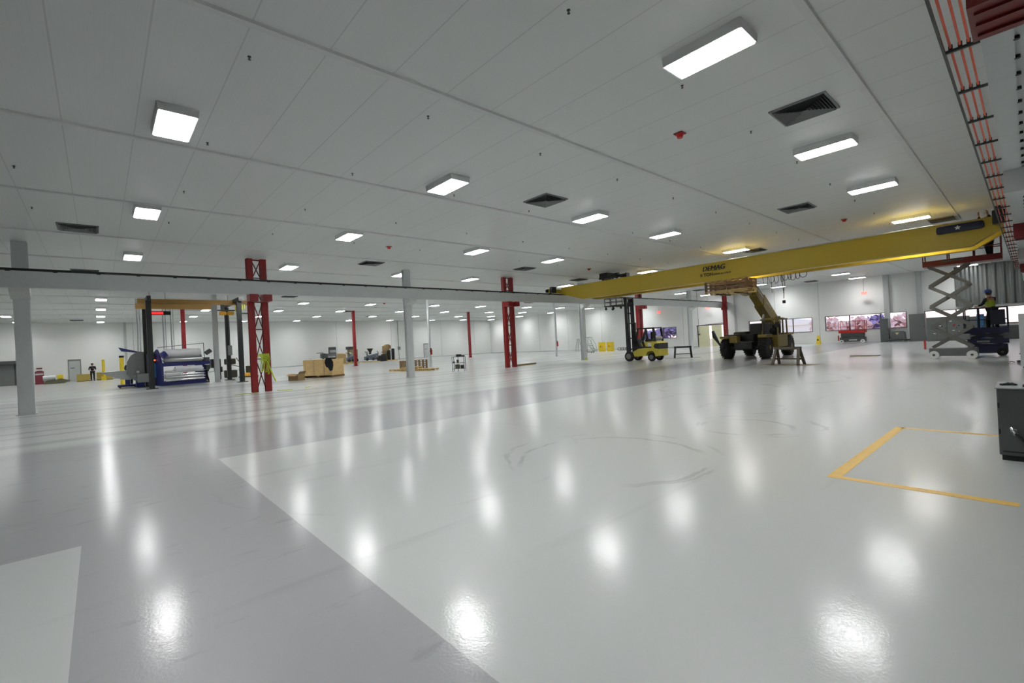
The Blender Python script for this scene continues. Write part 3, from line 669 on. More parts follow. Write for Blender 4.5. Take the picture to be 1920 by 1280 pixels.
MB().prism([(16.1, .86), (16.95, .86), (17.1, 1.2), (16.85, 1.27), (16.1, 1.27)], 'x', 26.6, 27.64).build('side_cover', YELF, fk)
MB().box((26.585, 16.15, .86), (27.655, 17.1, .95)).prism([(16.72, .86), (16.9, .86), (17.05, 1.27), (16.86, 1.27)], 'x', 26.59, 27.65).box((26.6, 17.05, .8), (27.64, 17.7, .95)).prism([(17.3, .95), (17.7, .95), (17.7, 1.35), (17.55, 1.5)], 'x', 26.8, 27.5).build('footwell', BLACK, fk)
MB().box((26.592, 16.3, .95), (26.6, 16.6, 1.18)).build('data_plate', WHITE, fk)
MB().bev((26.85, 16.45, 1.27), (27.4, 16.95, 1.42), .05).bev((26.85, 16.4, 1.42), (27.4, 16.52, 1.9), .05).build('seat', BLACK, fk)
g_ = MB()
for xx in (26.66, 27.56):
    g_.bar((xx, 17.62, .9), (xx, 17.3, 2.12), .09, .09); g_.bar((xx, 16.05, 1.25), (xx, 16.15, 2.12), .1, .1); g_.bar((xx, 16.12, 2.14), (xx, 17.36, 2.14), .08, .08); g_.bar((xx, 16.6, 1.27), (xx, 16.72, 2.12), .1, .1)
for k in range(7): g_.bar((26.66, 16.12+k*.206, 2.14), (27.56, 16.12+k*.206, 2.14), .04, .05)
g_.build('overhead_guard', BLACK, fk)
MB().lathe([(.06, -.36), (.15, -.3), (.16, -.25), (.16, .25), (.15, .3), (.06, .36)], (27.1, 16.12, 1.46), 'x', 18).build('gas_tank', STEEL, fk)
MB().lathe([(.15, -.012), (.17, 0), (.15, .012)], (27.12, 17.25, 1.5), 'y', 16).cyl((27.12, 17.25, 1.5), (27.12, 17.5, 1.3), .025, 8).build('steering_wheel', BLACK, fk)
mm = MB()
for xx in (26.72, 27.5):
    mm.box((xx-.07, 18.02, .12), (xx+.07, 18.18, 2.6)); mm.box((xx-.05, 18.1, .3), (xx+.05, 18.28, 4.32)) 
for z in (.2, .75, 1.5, 2.5): mm.box((26.72, 18.12, z), (27.5, 18.18, z+.08))
for z in (3.2, 3.9, 4.25): mm.box((26.74, 18.16, z), (27.48, 18.22, z+.08))
for xx in (26.95, 27.25): mm.cyl((xx, 18.15, .3), (xx, 18.15, 4.0), .05, 8)
mm.build('mast', BLACK, fk)
MB().box((26.7, 18.3, 3.72), (27.55, 18.36, 3.8)).box((26.7, 18.3, 4.2), (27.55, 18.36, 4.28)).box((26.75, 18.3, 3.72), (26.81, 18.36, 4.28)).box((27.42, 18.3, 3.72), (27.48, 18.36, 4.28)).build('fork_carriage', BLACK, fk)
for xx in (26.9, 27.35): MB().box((xx-.05, 18.36, 3.78), (xx+.05, 19.4, 3.82)).box((xx-.05, 18.34, 3.78), (xx+.05, 18.38, 4.2)).build('fork', BLACK, fk)
# cart on forks
ct = thing('platform_cart', 'dark metal railed cart on casters held up on the forklift forks', 'cart', (27.1, 19.2, 3.78))
MB().box((26.75, 18.45, 3.825), (27.55, 20.0, 3.9)).build('deck', DGREY, ct)
r_ = MB()
for yy in (18.5, 19.0, 19.5, 19.95):
    for xx in (26.78, 27.52): r_.cyl((xx, yy, 3.9), (xx, yy, 4.4), .028, 6)
for z in (4.14, 4.39):
    for xx in (26.78, 27.52): r_.cyl((xx, 18.5, z), (xx, 19.95, z), .022, 6)
    r_.cyl((26.78, 19.95, z), (27.52, 19.95, z), .022, 6)
r_.build('railing', DGREY, ct)
for yy in (18.6, 19.22, 19.85):
    for xx in (26.76, 27.54):
        if xx > 27 and yy == 19.22: continue
        MB().cyl((xx-.025, yy, 3.68), (xx+.025, yy, 3.68), .085, 12).box((xx-.03, yy-.03, 3.72), (xx+.03, yy+.03, 3.825)).build('caster', BLACK, ct)

# ================================================================ SCISSOR LIFTS
def rail_set(b, x0, x1, y0, y1, z0, z1, posts=3, r=.022):
    for i in range(posts):
        yy = y0 + (y1-y0)*i/(posts-1)
        for xx in (x0, x1): b.cyl((xx, yy, z0), (xx, yy, z1), r, 6)
    for z in (z1, (z0+z1)/2):
        for xx in (x0, x1): b.cyl((xx, y0, z), (xx, y1, z), r, 6)
        for yy in (y0, y1): b.cyl((x0, yy, z), (x1, yy, z), r, 6)
def scissor_lift(x0, x1, y0, y1, zt, stages, label, mbase, marm, mplat, ztop, ext=(0, 0), zb=.46, wheel=WHITE, railh=1.1, railmat=None):
    cx, cy = (x0+x1)/2, (y0+y1)/2
    t2 = thing('scissor_lift', label, 'scissor lift', (cx, cy, 0))
    MB().bev((x0+.08, y0+.05, .12), (x1-.08, y1-.05, zb), .04).box((x0+.02, y0+.2, .14), (x0+.1, y1-.2, zb-.04)).box((x1-.1, y0+.2, .14), (x1-.02, y1-.2, zb-.04)).build('base', mbase, t2)
    for xx in (x0+.02, x1-.02):
        for yy in (y0+.22, y1-.22):
            q = MB().cyl((xx-.06, yy, .17), (xx+.06, yy, .17), .17, 18).build('wheel', wheel, t2)
            MB().cyl((xx-.065, yy, .17), (xx+.065, yy, .17), .05, 10).build('hub', DGREY, q)
    h = (zt-zb)/stages; a, c = y0+.18, y1-.18
    for k in range(stages):
        z0, z1 = zb + k*h + .03, zb + (k+1)*h - .0
        for xx, o in ((x0+.12, 0), (x1-.12, 0)):
            s = .03
            MB().bar((xx-s, a, z0), (xx-s, c, z1), .05, .125).bar((xx+s, c, z0), (xx+s, a, z1), .05, .125).build('scissor_arm', marm, t2)
        for yy, zz in ((a, z1), (c, z1), ((a+c)/2, (z0+z1)/2)): MB().cyl((x0+.06, yy, zz), (x1-.06, yy, zz), .035, 8).build('cross_shaft', marm, t2)
    e0, e1 = y0-ext[0], y1+ext[1]
    MB().box((x0, e0, zt), (x1, e1, zt+.08)).box((x0, e0, zt+.08), (x0+.02, e1, zt+.24)).box((x1-.02, e0, zt+.08), (x1, e1, zt+.24)).box((x0, e0, zt+.08), (x1, e0+.02, zt+.24)).box((x0, e1-.02, zt+.08), (x1, e1, zt+.24)).build('platform', mplat, t2)
    b = MB(); rail_set(b, x0+.02, x1-.02, e0+.02, e1-.02, zt+.08, zt+railh, 4); b.build('guard_rail', railmat or mplat, t2)
    return t2
l1 = scissor_lift(27.0, 27.75, 1.43, 3.05, 4.0, 4, 'tall raised scissor lift with grey scissor arms and red platform under the crane', CABG, mat('arm_grey', (98, 97, 93), .5), REDD, 5, ext=(.78, 0))
MB().box((27.1, 3.09, .42), (27.2, 3.15, .82)).build('ladder_step', REDB, l1)
MB().box((26.985, 1.75, 4.13), (26.998, 2.45, 4.2)).build('name_plate', DGREY, l1)
l2 = scissor_lift(28.95, 29.75, .62, 1.95, 1.0, 2, 'dark blue lowered scissor lift carrying the worker in the blue hard hat', NAVYL, NAVYD, NAVYL, 2.0, ext=(0, .05), zb=.52, wheel=RUB, railmat=NAVYD)
MB().bev((28.86, .7, 1.35), (28.94, 1.15, 2.0), .02).build('control_box', NAVYD, l2)
MB().box((28.93, .62, .55), (28.95, 1.9, .75)).build('side_panel', NAVYL, l2)
MB().box((28.925, 1.2, .6), (28.93, 1.6, .68)).build('marking', MGREY, l2)
l3 = scissor_lift(52.2, 53.0, 10.05, 12.1, .95, 3, 'parked scissor lift with red platform in front of the long window', DGREY, DGREY, REDB, 2, zb=.55, wheel=WHITE, railmat=REDB)
MB().box((52.3, 12.12, .25), (52.45, 12.2, .75)).build('ladder_step', REDB, l3)
MB().box((52.19, 10.7, .25), (52.2, 11.3, .33)).build('marking', WHITE, l3)

# ================================================================ PEOPLE
def skin_mesh(chains, name, material, parent, sub=1, root=0):
    vs, es, rs, idx = [], [], [], {}
    for ch in chains:
        prev = None
        for p, r in ch:
            key = tuple(round(c, 4) for c in p)
            if key not in idx: idx[key] = len(vs); vs.append(Vector(p)); rs.append(r)
            i = idx[key]
            if prev is not None and prev != i: es.append((prev, i))
            prev = i
    me = bpy.data.meshes.new(name); me.from_pydata([tuple(v) for v in vs], es, []); o = bpy.data.objects.new(name, me); COL.objects.link(o)
    md = o.modifiers.new('s', 'SKIN'); md.use_smooth_shade = True
    for i, r in enumerate(rs):
        sv = me.skin_vertices[0].data[i]; sv.radius = (r, r) if isinstance(r, (int, float)) else r; sv.use_root = (i == root)
    o.modifiers.new('d', 'SUBSURF').levels = sub
    bpy.context.view_layer.update()
    m2 = bpy.data.meshes.new_from_object(o.evaluated_get(bpy.context.evaluated_depsgraph_get())); bpy.data.objects.remove(o)
    m2.materials.clear(); m2.materials.append(material)
    for p in m2.polygons: p.use_smooth = True
    q = bpy.data.objects.new(name, m2); COL.objects.link(q); q.parent = parent; return q
def person(x, y, z, rz, label, top, trousers, arms='down', hat=None, vest=None, H=1.76, lean=0, stride=.1, hair=HAIR):
    """faces local +X; z is the surface under the feet"""
    t2 = thing('person', label, 'person', (x, y, z)); t2.rotation_euler = (0, 0, rz); k = H/1.76
    S = lambda a, b, c: (a*k, b*k, c*k)
    L = lean
    pel = S(0, 0, .95); wst = S(.02+L*.3, 0, 1.12); che = S(.03+L*.75, 0, 1.32); nk = S(.02+L*1.1, 0, 1.49); hb = S(.03+L*1.25, 0, 1.56); hc = S(.05+L*1.4, 0, 1.66)
    body = [[(pel, .12), (wst, .115), (che, (.13, .12)), (nk, .055), (hb, .06), (hc, (.085, .1)), (S(.05+L*1.45, 0, 1.73), .07)], [(hc, (.085, .1)), (S(.14+L*1.4, 0, 1.645), .018)]]
    top_ch = [[(pel, .135), (wst, .13), (che, (.15, .14)), (nk, .065)]]; leg_ch = []
    for s in (-1, 1):
        hip = S(0, .1*s, .9); kn = S(.03+stride*s*.5, .11*s, .5); an = S(-.02+stride*s, .11*s, .09); toe = S(.15+stride*s, .13*s, .03)
        body.append([(pel, .12), (hip, .085), (kn, .058), (an, .042), (toe, .035)])
        leg_ch.append([(pel, .135), (hip, .1), (kn, .075), (an, .065)])
        sh = S(.02+L, .19*s, 1.42)
        if arms == 'down': el = S(-.02+L*.9, .25*s, 1.14); wr = S(.06+L*.8, .26*s, .9); hd = Vector((.1, 0, -1))
        elif arms == 'fwd': el = S(.1+L*1.2, .26*s, 1.18); wr = S(.33+L*1.3, .2*s, 1.12); hd = Vector((1, -.1*s, -.15))
        elif arms == 'reach': el = S(.26+L*1.2, .22*s, 1.36); wr = S(.48+L*1.3, .18*s, 1.42); hd = Vector((1, 0, .1))
        else: el = S(.14, .24*s, 1.56); wr = S(.2, .16*s, 1.8); hd = Vector((.2, 0, 1))
        hd.normalize(); wv = Vector(wr); palm = tuple(wv + hd*.07*k)
        body.append([(che, (.13, .12)), (sh, .058), (el, .042), (wr, .028), (palm, .032)])
        side = hd.cross(Vector((0, 1, 0))).normalized()
        for fi, (off, ln) in enumerate(((-.03, .07), (-.01, .08), (.011, .075), (.03, .058))):
            b0 = Vector(palm) + side*off + hd*.025; b1 = b0 + hd*ln*.5; b2 = b0 + hd*ln + Vector((0, -.02*s, 0))
            body.append([(palm, .032), (tuple(b0), .0095), (tuple(b1), .009), (tuple(b2), .008)])
        th = wv + hd*.03 + side*-.04; body.append([(palm, .032), (tuple(th), .011), (tuple(th + hd*.045 - side*.015), .009)])
        top_ch.append([(che, (.15, .14)), (sh, .075), (el, .06), (tuple(wv - hd*.03), .045)])
    skin_mesh(body, 'body', SKIN, t2); skin_mesh(top_ch, 'jacket', top, t2); skin_mesh(leg_ch, 'trousers', trousers, t2)
    if vest:
        vc = [[(S(0+L*.1, 0, 1.0), (.15, .15)), (wst, .145), (che, (.166, .156)), (S(.02+L, 0, 1.42), (.1, .1))]]
        for s in (-1, 1): vc.append([(che, (.166, .156)), (S(.02+L*.95, .14*s, 1.42), .085)])
        skin_mesh(vc, 'vest', vest, t2)
    for s in (-1, 1):
        b = MB(); xx = (.06+stride*s)*k; yy = .12*s*k; b.bev((xx-.13*k, yy-.05*k, 0), (xx+.16*k, yy+.05*k, .1*k), .03); o = b.build('shoe', BLACK); o.parent = t2
    c = Vector(S(.045+L*1.42, 0, 1.68)); b = MB()
    if hat:
        b.lathe([(.155, -.0), (.15, .012), (.125, .02), (.115, .07), (.08, .12), (.02, .14)], c + Vector((.01, 0, .03)), 'z', 18); o = b.build('hard_hat', hat); o.parent = t2
    b = MB(); b.lathe([(.03, -.13), (.09, -.07), (.108, .0), (.1, .06), (.05, .1)], c + Vector((-.022, 0, .01)), 'z', 14); o = b.build('hair', hair); o.parent = t2
    b = MB()
    for s in (-1, 1): b.lathe([(.004, -.006), (.013, 0), (.004, .006)], c + Vector((.078, .032*s, -.015)), 'x', 8)
    o = b.build('eyes', BLACK); o.parent = t2
    b = MB(); b.box(c + Vector((.07, -.025, -.085)), c + Vector((.082, .025, -.075))); o = b.build('mouth', mat('lips', (150, 80, 76), .6)); o.parent = t2
    return t2
person(27.4, 1.0, 4.08, PI*.8, 'worker in dark clothes on the raised red lift platform, upper body behind the crane girder', DCLO, DCLO, 'up', hat=WHITEH)
person(29.3, 1.1, 1.08, PI*.3, 'worker in blue hard hat and hi-vis vest standing in the dark blue lift', DCLO, DCLO, 'fwd', hat=BLUEH, vest=VEST, lean=.05)
person(-.55, 63.4, 0, -PI/2, 'dark clothed person standing beside the low yellow crates by the back wall', DCLO, DCLO, 'fwd')
person(5.55, 38.3, 0, PI*1.0, 'person in white shirt bending over the right end of the blue roll machine', WSHIRT, DCLO, 'reach', lean=.18)
person(1.55, 42.8, 0, -PI*.4, 'worker in white hard hat and lime vest at the left end of the machine', DCLO, DCLO, 'fwd', hat=WHITEH, vest=mat('lime_vest', (90, 220, 40), .8))

# ================================================================ SAWHORSES AND FLOOR SHEETS
def sawhorse(x, y, rz, L, label, sheetlab, m_):
    X = xform(x, y, rz); s = thing('floor_sheet', sheetlab, 'cardboard sheet', (x, y, 0))
    MB(X).prism([(-L*1.05, -.42), (L*.2, -.5), (L*.95, -.38), (L*1.0, .33), (L*.1, .45), (-L*.98, .36)], 'z', .0, .006).prism([(-L*.4, -.62), (L*.4, -.6), (L*.38, -.45), (-L*.35, -.44)], 'z', .006, .012).build('sheet', CARDL, s)
    t2 = thing('sawhorse', label, 'sawhorse', (x, y, .012), 'wooden sawhorses')
    MB(X).box((-L/2, -.06, .69), (L/2, .06, .81)).build('top_beam', m_, t2)
    for u in (-1, 1):
        for v in (-1, 1): MB(X).bar((u*L*.42, v*.04, .74), (u*L*.48, v*.3, .014), .12, .06).build('leg', m_, t2)
        MB(X).bar((u*L*.45, -.2, .27), (u*L*.45, .2, .27), .04, .08).build('brace', m_, t2)
    MB(X).bar((-L*.45, 0, .27), (L*.45, 0, .27), .04, .06).build('stretcher', m_, t2)
sawhorse(30.2, 16.1, -PI/2+.5, 1.15, 'dark sawhorse on the floor between the forklift and the telehandler', 'thin sheet under the sawhorse next to the forklift', BLACK)
sawhorse(23.4, 7.4, -PI/2-.15, 1.15, 'weathered sawhorse in front of the telehandler rear wheel', 'crumpled cardboard sheet under the sawhorse nearest the telehandler', SAWH)
t_ = thing('floor_mat', 'thin black and yellow edged mat lying on the floor left of the tall scissor lift', 'mat', (30.0, 5.9, 0))
MB().prism([(29.8, 5.3), (30.35, 5.25), (30.4, 6.3), (29.75, 6.45)], 'z', 0, .03).build('mat', BLACK, t_)
MB().prism([(29.74, 5.3), (29.8, 5.3), (29.76, 6.45), (29.7, 6.44)], 'z', 0, .032).build('edge', mat('dull_yellow', (140, 132, 60), .7), t_)
t_ = thing('timber_plank', 'long timber plank lying at the foot of the central red twin column', 'timber', (22.4, 24.2, 0))
MB().bar((21.5, 23.9, .06), (23.9, 24.3, .06), .12, .11).build('plank', wood('old_timber', (140, 118, 74)), t_)
# floor markings
b = MB().prism([(5.86, 1.42), (9.32, 1.36), (9.32, 1.47), (5.86, 1.54)], 'z', 0, .002).prism([(5.86, 1.42), (5.96, 1.42), (5.96, .12), (5.84, .12)], 'z', 0, .002).prism([(9.22, 1.4), (9.32, 1.4), (9.3, .3), (9.2, .3)], 'z', 0, .002)
tag(b.build('floor_marking', LINE), 'worn yellow painted bay outline on the floor at the right', 'floor marking')

# ================================================================ CABINET AT RIGHT
c_ = thing('electrical_cabinet', 'grey metal electrical cabinet standing at the right edge of the floor', 'cabinet', (8.05, -.1, 0))
MB().bev((7.68, -.75, .06), (8.42, .29, .82), .012).build('body', CABG, c_)
MB().box((7.7, -.72, 0), (8.38, .27, .06)).build('plinth', BLACK, c_)
MB().box((7.665, -.76, .82), (8.43, .3, .832)).build('top_plate', GREYP, c_)
MB().box((7.675, -.7, .1), (7.68, .26, .112)).box((7.672, .27, .6), (7.68, .285, .66)).box((7.672, .27, .3), (7.68, .285, .36)).build('door_seam', BLACK, c_)
MB().cyl((7.66, .17, .355), (7.6, .15, .32), .022, 10).cyl((7.68, .18, .37), (7.655, .168, .352), .028, 10).build('cable_gland', CHROME, c_)
MB().tube([(7.6, .15, .32), (7.57, .1, .27), (7.56, .04, .21), (7.58, -.05, .14), (7.6, -.2, .06)], .014).build('cable', BLACK, c_)
gl_ = thing('work_gloves', 'crumpled black work gloves lying on top of the grey cabinet', 'gloves', (7.98, .21, .832))
b = MB()
for k, (dx, dy, rr) in enumerate(((0, 0, .035), (.03, -.03, .03), (-.02, .03, .025), (.05, .02, .022), (.0, -.055, .022))):
    b.lathe([(rr*.3, 0), (rr, rr*.25), (rr*.8, rr*.7), (rr*.2, rr)], (7.98+dx, .2+dy, .832), 'z', 9)
for dx, dy in ((-.05, .05), (-.03, .065), (0, .07), (.03, .06)): b.cyl((7.98+dx*.3, .2+dy*.3, .85), (7.98+dx, .2+dy, .84), .011, 6)
b.build('glove', BLACK, gl_)
g2 = thing('black_tool', 'small black tool on the cabinet top at the picture edge', 'tool', (7.85, .03, .832))
MB().bev((7.8, -.02, .832), (7.9, .085, .86), .01).build('tool_body', BLACK, g2)

# ================================================================ END WALL EQUIPMENT
def cabinet(x0, x1, y0, y1, h, label, m_, doors=1, name='grey_cabinet', cat='cabinet', z=0):
    t2 = thing(name, label, cat, ((x0+x1)/2, (y0+y1)/2, z))
    MB().bev((x0, y0, z), (x1, y1, z+h), .015).build('body', m_, t2)
    for k in range(doors):
        a = y0 + (y1-y0)*k/doors + .02; c = y0 + (y1-y0)*(k+1)/doors - .02
        d = MB().box((x0-.015, a, z+.08), (x0, c, z+h-.05)).build('door', m_, t2)
        MB().box((x0-.035, a+.05, z+h*.5), (x0-.015, a+.08, z+h*.5+.12)).build('handle', BLACK, d)
    return t2
cabinet(52.7, 53.35, 8.45, 9.05, 2.1, 'narrow tall grey cabinet standing in front of the long window', CABG)
cabinet(52.5, 53.3, 5.95, 7.0, 2.35, 'tall wide grey cabinet right of the long window', CABG2)
t2 = thing('skid_generator', 'squat grey machine on wheels between the two tall cabinets', 'machine', (52.4, 7.75, 0))
MB().prism([(7.25, .2), (8.25, .2), (8.2, .85), (8.05, .95), (7.45, .95), (7.3, .85)], 'x', 52.0, 52.8).build('housing', CABG, t2)
for yy in (7.2, 8.26): MB().cyl((52.0, yy, .14), (52.12, yy, .14), .14, 14).build('wheel', MGREY, t2)
MB().box((51.95, 7.05, .12), (52.9, 8.4, .2)).build('skid', BLACK, t2)
MB().prism([(7.62, .82), (7.92, .82), (7.84, .72), (7.77, .6), (7.7, .72)], 'x', 51.99, 52.0).build('badge', mat('pale_badge', (200, 195, 140), .6), t2)
# switchgear bank
ys = [(4.5, 5.75, 1.95, 'left unit of the grey switchgear bank with white tags behind the scissor arms'), (3.2, 4.48, 1.95, 'middle grey switchgear unit with dials behind the scissor arms'), (1.9, 3.18, 1.85, 'grey switchgear unit left of the blue lift'), (.4, 1.88, 1.05, 'low dark switchgear unit right of the blue lift')]
for i, (a, c, h, lab) in enumerate(ys):
    u = cabinet(51.3, 52.1, a, c, h, lab, CABG2 if i < 3 else DGREY, 2, name='switchgear_unit', cat='switchgear')
    u['group'] = 'switchgear bank at the end wall'
    rnd = random.Random(i+3)
    if i < 2:
        for k in range(5): 
            yy, zz = rnd.uniform(a+.1, c-.2), rnd.uniform(.5, 1.8); MB().box((51.26, yy, zz), (51.285, yy+.14, zz+.06)).build('label_tag', WHITE, u)
        if i == 1: MB().box((51.26, 4.0, 1.2), (51.285, 4.12, 1.32)).build('warning_tag', REDB, u)
        for k in range(3): yy = a+.3+.3*k; MB().cyl((51.27, yy, 1.2), (51.29, yy, 1.2), .05, 10).build('dial', BLACK, u)
cabinet(50.6, 51.2, 2.35, 2.75, 2.0, 'slim teal cabinet standing in front of the switchgear behind the blue lift', TEAL, name='teal_cabinet', cat='cabinet')
t2 = thing('storage_locker', 'pale grey tall locker at the right edge beyond the blue lift', 'locker', (22.2, .05, 0))
MB().bev((21.9, -.45, .05), (22.4, .25, 1.73), .015).build('body', STEELW, t2)
MB().box((21.95, -.4, 0), (22.35, .2, .05)).build('plinth', DGREY, t2)
t2 = thing('hose_reel', 'dark coiled hose on a small stand at the right edge of the floor', 'hose', (24.5, .25, 0))
b = MB()
for k in range(3): b.tube([(24.5+.12*math.cos(q*PI/8), .22+(.14)*math.sin(q*PI/8), .02+.025*k) for q in range(17)], .014)
b.tube([(24.4, .42, .02), (24.45, .5, .05), (24.5, .55, .02)], .014).build('hose', BLACK, t2)
MB().cyl((24.5, .2, .0), (24.5, .2, .34), .02, 8).box((24.4, .1, .3), (24.6, .3, .34)).build('stand', DGREY, t2)
def cone(x, y, label):
    t2 = thing('wet_floor_sign', label, 'caution sign', (x, y, 0))
    for s in (-1, 1): MB().add([(x+s*.2, y-.17, 0), (x+s*.2, y+.17, 0), (x+s*.02, y+.1, .85), (x+s*.02, y-.1, .85), (x+s*.22, y-.17, 0), (x+s*.22, y+.17, 0), (x+s*.04, y+.1, .85), (x+s*.04, y-.1, .85)],
        [(0,1,2,3),(7,6,5,4),(0,4,5,1),(1,5,6,2),(2,6,7,3),(3,7,4,0)]).build('panel', YELB, t2)
    MB().box((x-.228, y-.05, .35), (x-.15, y+.05, .5)).build('symbol', BLACK, t2)
cone(51.6, 13.6, 'yellow folding caution sign standing near the end wall between the windows')
# exit signs
for y, l in ((31.2, 'red lit exit sign hung left of the far grey column'), (24.9, 'red lit exit sign hung above the pale double door'), (10.15, 'red lit exit sign hung above the long window')):
    x = 53.0; t2 = thing('exit_sign', l, 'exit sign', (x, y, 4.4), 'hanging exit signs')
    MB().cyl((x, y, 4.72), (x, y, CH), .012, 6).build('stem', DGREY, t2)
    MB().box((x-.03, y-.2, 4.42), (x+.03, y+.2, 4.72)).build('housing', mat('exit_face', (255, 120, 110), .5, emit=1.0), t2)
    text_mesh('EXIT', .2, (x-.035, y+.17, 4.5), (0,-1,0), (0,0,1), 'lettering', EXITM, t2, offset=.004)
# ladder, platform steps, yellow cabinets, dolly
t2 = thing('step_ladder', 'aluminium A-frame step ladder open against the end wall', 'ladder', (47.2, 39.8, 0)); b = MB()
for s in (-1, 1):
    b.bar((46.9, 39.8+s*.28, 0), (47.2, 39.8+s*.14, 1.75), .03, .05); b.bar((47.6, 39.8+s*.28, 0), (47.25, 39.8+s*.14, 1.75), .03, .05)
b.build('stiles', STEEL, t2)
for k in range(5): MB().box((46.9+.06*k, 39.55+.025*k, .3+.3*k), (47.0+.06*k, 40.05-.025*k, .33+.3*k)).build('step', STEEL, t2)
t2 = thing('platform_ladder', 'grey wheeled platform ladder with handrails beside the yellow cabinets', 'ladder', (46.5, 37.0, 0))
b = MB()
for xx in (46.2, 46.8):
    b.tube([(xx, 38.0, 0), (xx, 37.9, 1.0), (xx, 37.9, 1.85), (xx, 37.2, 1.85), (xx, 36.6, .9), (xx, 36.4, 0)], .022); b.tube([(xx, 37.9, 1.0), (xx, 37.3, 1.0), (xx, 36.5, 0)], .02)
    b.tube([(xx, 37.3, 1.0), (xx, 37.3, 1.85)], .02)
b.build('frame', MGREY, t2)
for k in range(5): MB().box((46.2, 36.55+.19*k, .2*(k+1)-.02), (46.8, 36.8+.19*k, .2*(k+1)+.02)).build('step', DGREY, t2)
t2 = thing('flat_dolly', 'low flat dolly with a red can near the foot of the grey column', 'dolly', (43.2, 34.8, 0))
MB().box((42.9, 34.2, .08), (43.5, 35.5, .16)).build('deck', DGREY, t2)
for a, c in ((43, 34.3), (43.4, 34.3), (43, 35.4), (43.4, 35.4)): MB().cyl((a, c-.02, .04), (a, c+.02, .04), .04, 8).build('caster', BLACK, t2)
t2 = thing('red_can', 'small red can beside the platform ladder', 'can', (45.5, 37.1, 0)); MB().lathe([(.12, 0), (.12, .3), (.05, .36), (.04, .4)], (45.5, 37.1, 0), 'z', 12).build('can', REDB, t2)
for (x, y0, y1, l) in ((46.8, 35.46, 36.2, 'yellow safety cabinet on the left of the pair by the end wall'), (46.8, 34.15, 34.95, 'yellow safety cabinet on the right of the pair by the end wall')):
    t2 = cabinet(x, x+.5, y0, y1, 1.15, l, YELB, 2, name='safety_cabinet', cat='safety cabinet'); t2['group'] = 'yellow safety cabinets'
    MB().box((x-.02, (y0+y1)/2-.12, .5), (x-.012, (y0+y1)/2+.12, .75)).build('warning_label', mat('orange_label', (220, 150, 40), .6), t2)
t2 = thing('hose_coil', 'dark coils of hose heaped on the floor left of the forklift', 'hose', (48.5, 33.7, 0)); b = MB()
for j in range(4):
    cy = 33.1 + .38*j
    b.tube([(48.5, cy+.28*math.cos(q*PI/8), .2+.17*math.sin(q*PI/8)) for q in range(17)], .035)
b.build('coil', DGREY, t2)
t2 = thing('wall_conduit', 'thin vertical conduit with a small box on the end wall above the hose coil', 'conduit', (XW-.04, 34.2, .6)); MB().cyl((XW-.03, 34.6, .7), (XW-.03, 34.6, 1.8), .03, 6).box((XW-.08, 34.5, 1.8), (XW, 34.7, 2.0)).build('pipe', MGREY, t2)
t2 = thing('wall_conduit', 'long vertical conduit on the back wall left of the far man door', 'conduit', (35.03, YW-.05, 0)); MB().cyl((35.03, YW-.06, 0), (35.03, YW-.06, CH), .04, 6).box((34.9, YW-.14, 1.5), (35.3, YW, 2.0)).build('pipe', MGREY, t2)
t2 = thing('pendant_station', 'dark pendant cord dropping beside the far grey column', 'cord', (46.4, 23.0, 1.5)); MB().cyl((46.6, 22.95, 1.55), (46.5, 22.95, CH), .02, 6).box((46.5, 22.87, 1.45), (46.7, 23.03, 1.6)).build('cord', DGREY, t2)

# ================================================================ MID-FLOOR GOODS
# plywood crate
ang = math.atan2(30.85-33.09, 11.74-10.37)
cx, cy = 11.33, 32.15
X = xform(cx, cy, ang)
t2 = thing('plywood_crate', 'large plywood shipping crate standing on the floor left of the middle grey column', 'crate', (cx, cy, 0))
MB(X).box((-1.15, -.5, .12), (1.15, .7, 1.15)).build('crate_body', PLY, t2)
b = MB(X)
for u in (-1.15, -.45, .35, 1.0): b.box((u, -.53, .12), (u+.15, -.5, 1.15))
b.box((-1.17, -.52, 1.15), (1.17, .72, 1.19)); b.build('batten', wood('light_batten', (224, 194, 140)), t2)
b = MB(X)
for u in (-1.2, -.05, 1.05): b.box((u, -.5, 0), (u+.14, .7, .12))
b.build('skid', wood('dark_skid', (120, 92, 56)), t2)
jk = thing('black_jacket', 'black jacket draped over the right corner of the plywood crate', 'jacket', (cx+.6, cy-1.3, .7)); b = MB(X)
b.prism([(.72, 1.2), (1.15, 1.2), (1.28, 1.0), (1.28, .75), (1.2, .45), (1.05, .4), (.92, .62), (.76, .7), (.66, .95)], 'y', -.62, -.54); b.bev((.72, -.6, 1.19), (1.18, -.1, 1.28), .04); b.build('cloth', DCLO, jk)
wt = thing('white_rag', 'white rag lying on top of the plywood crate corner', 'rag', (cx, cy, 1.3)); MB(X).bev((.7, -.3, 1.28), (1.1, -.05, 1.38), .04).build('cloth', WSHIRT, wt)
wt = thing('white_cup', 'small white item on the left of the crate lid', 'cup', (cx, cy, 1.3)); MB(X).lathe([(.09, 1.19), (.11, 1.26), (.07, 1.32)], (-.75, -.3, 0), 'z', 10).build('cup', WHITE, wt)
t2 = thing('cardboard_box', 'open cardboard box on the floor left of the plywood crate', 'box', (9.15, 30.6, 0)); X = xform(9.15, 30.6, ang)
MB(X).box((-.36, -.3, 0), (.36, -.28, .38)).box((-.36, .28, 0), (.36, .3, .38)).box((-.36, -.28, 0), (-.34, .28, .38)).box((.34, -.28, 0), (.36, .28, .38)).box((-.34, -.28, 0), (.34, .28, .02)).build('carton', CARD, t2)
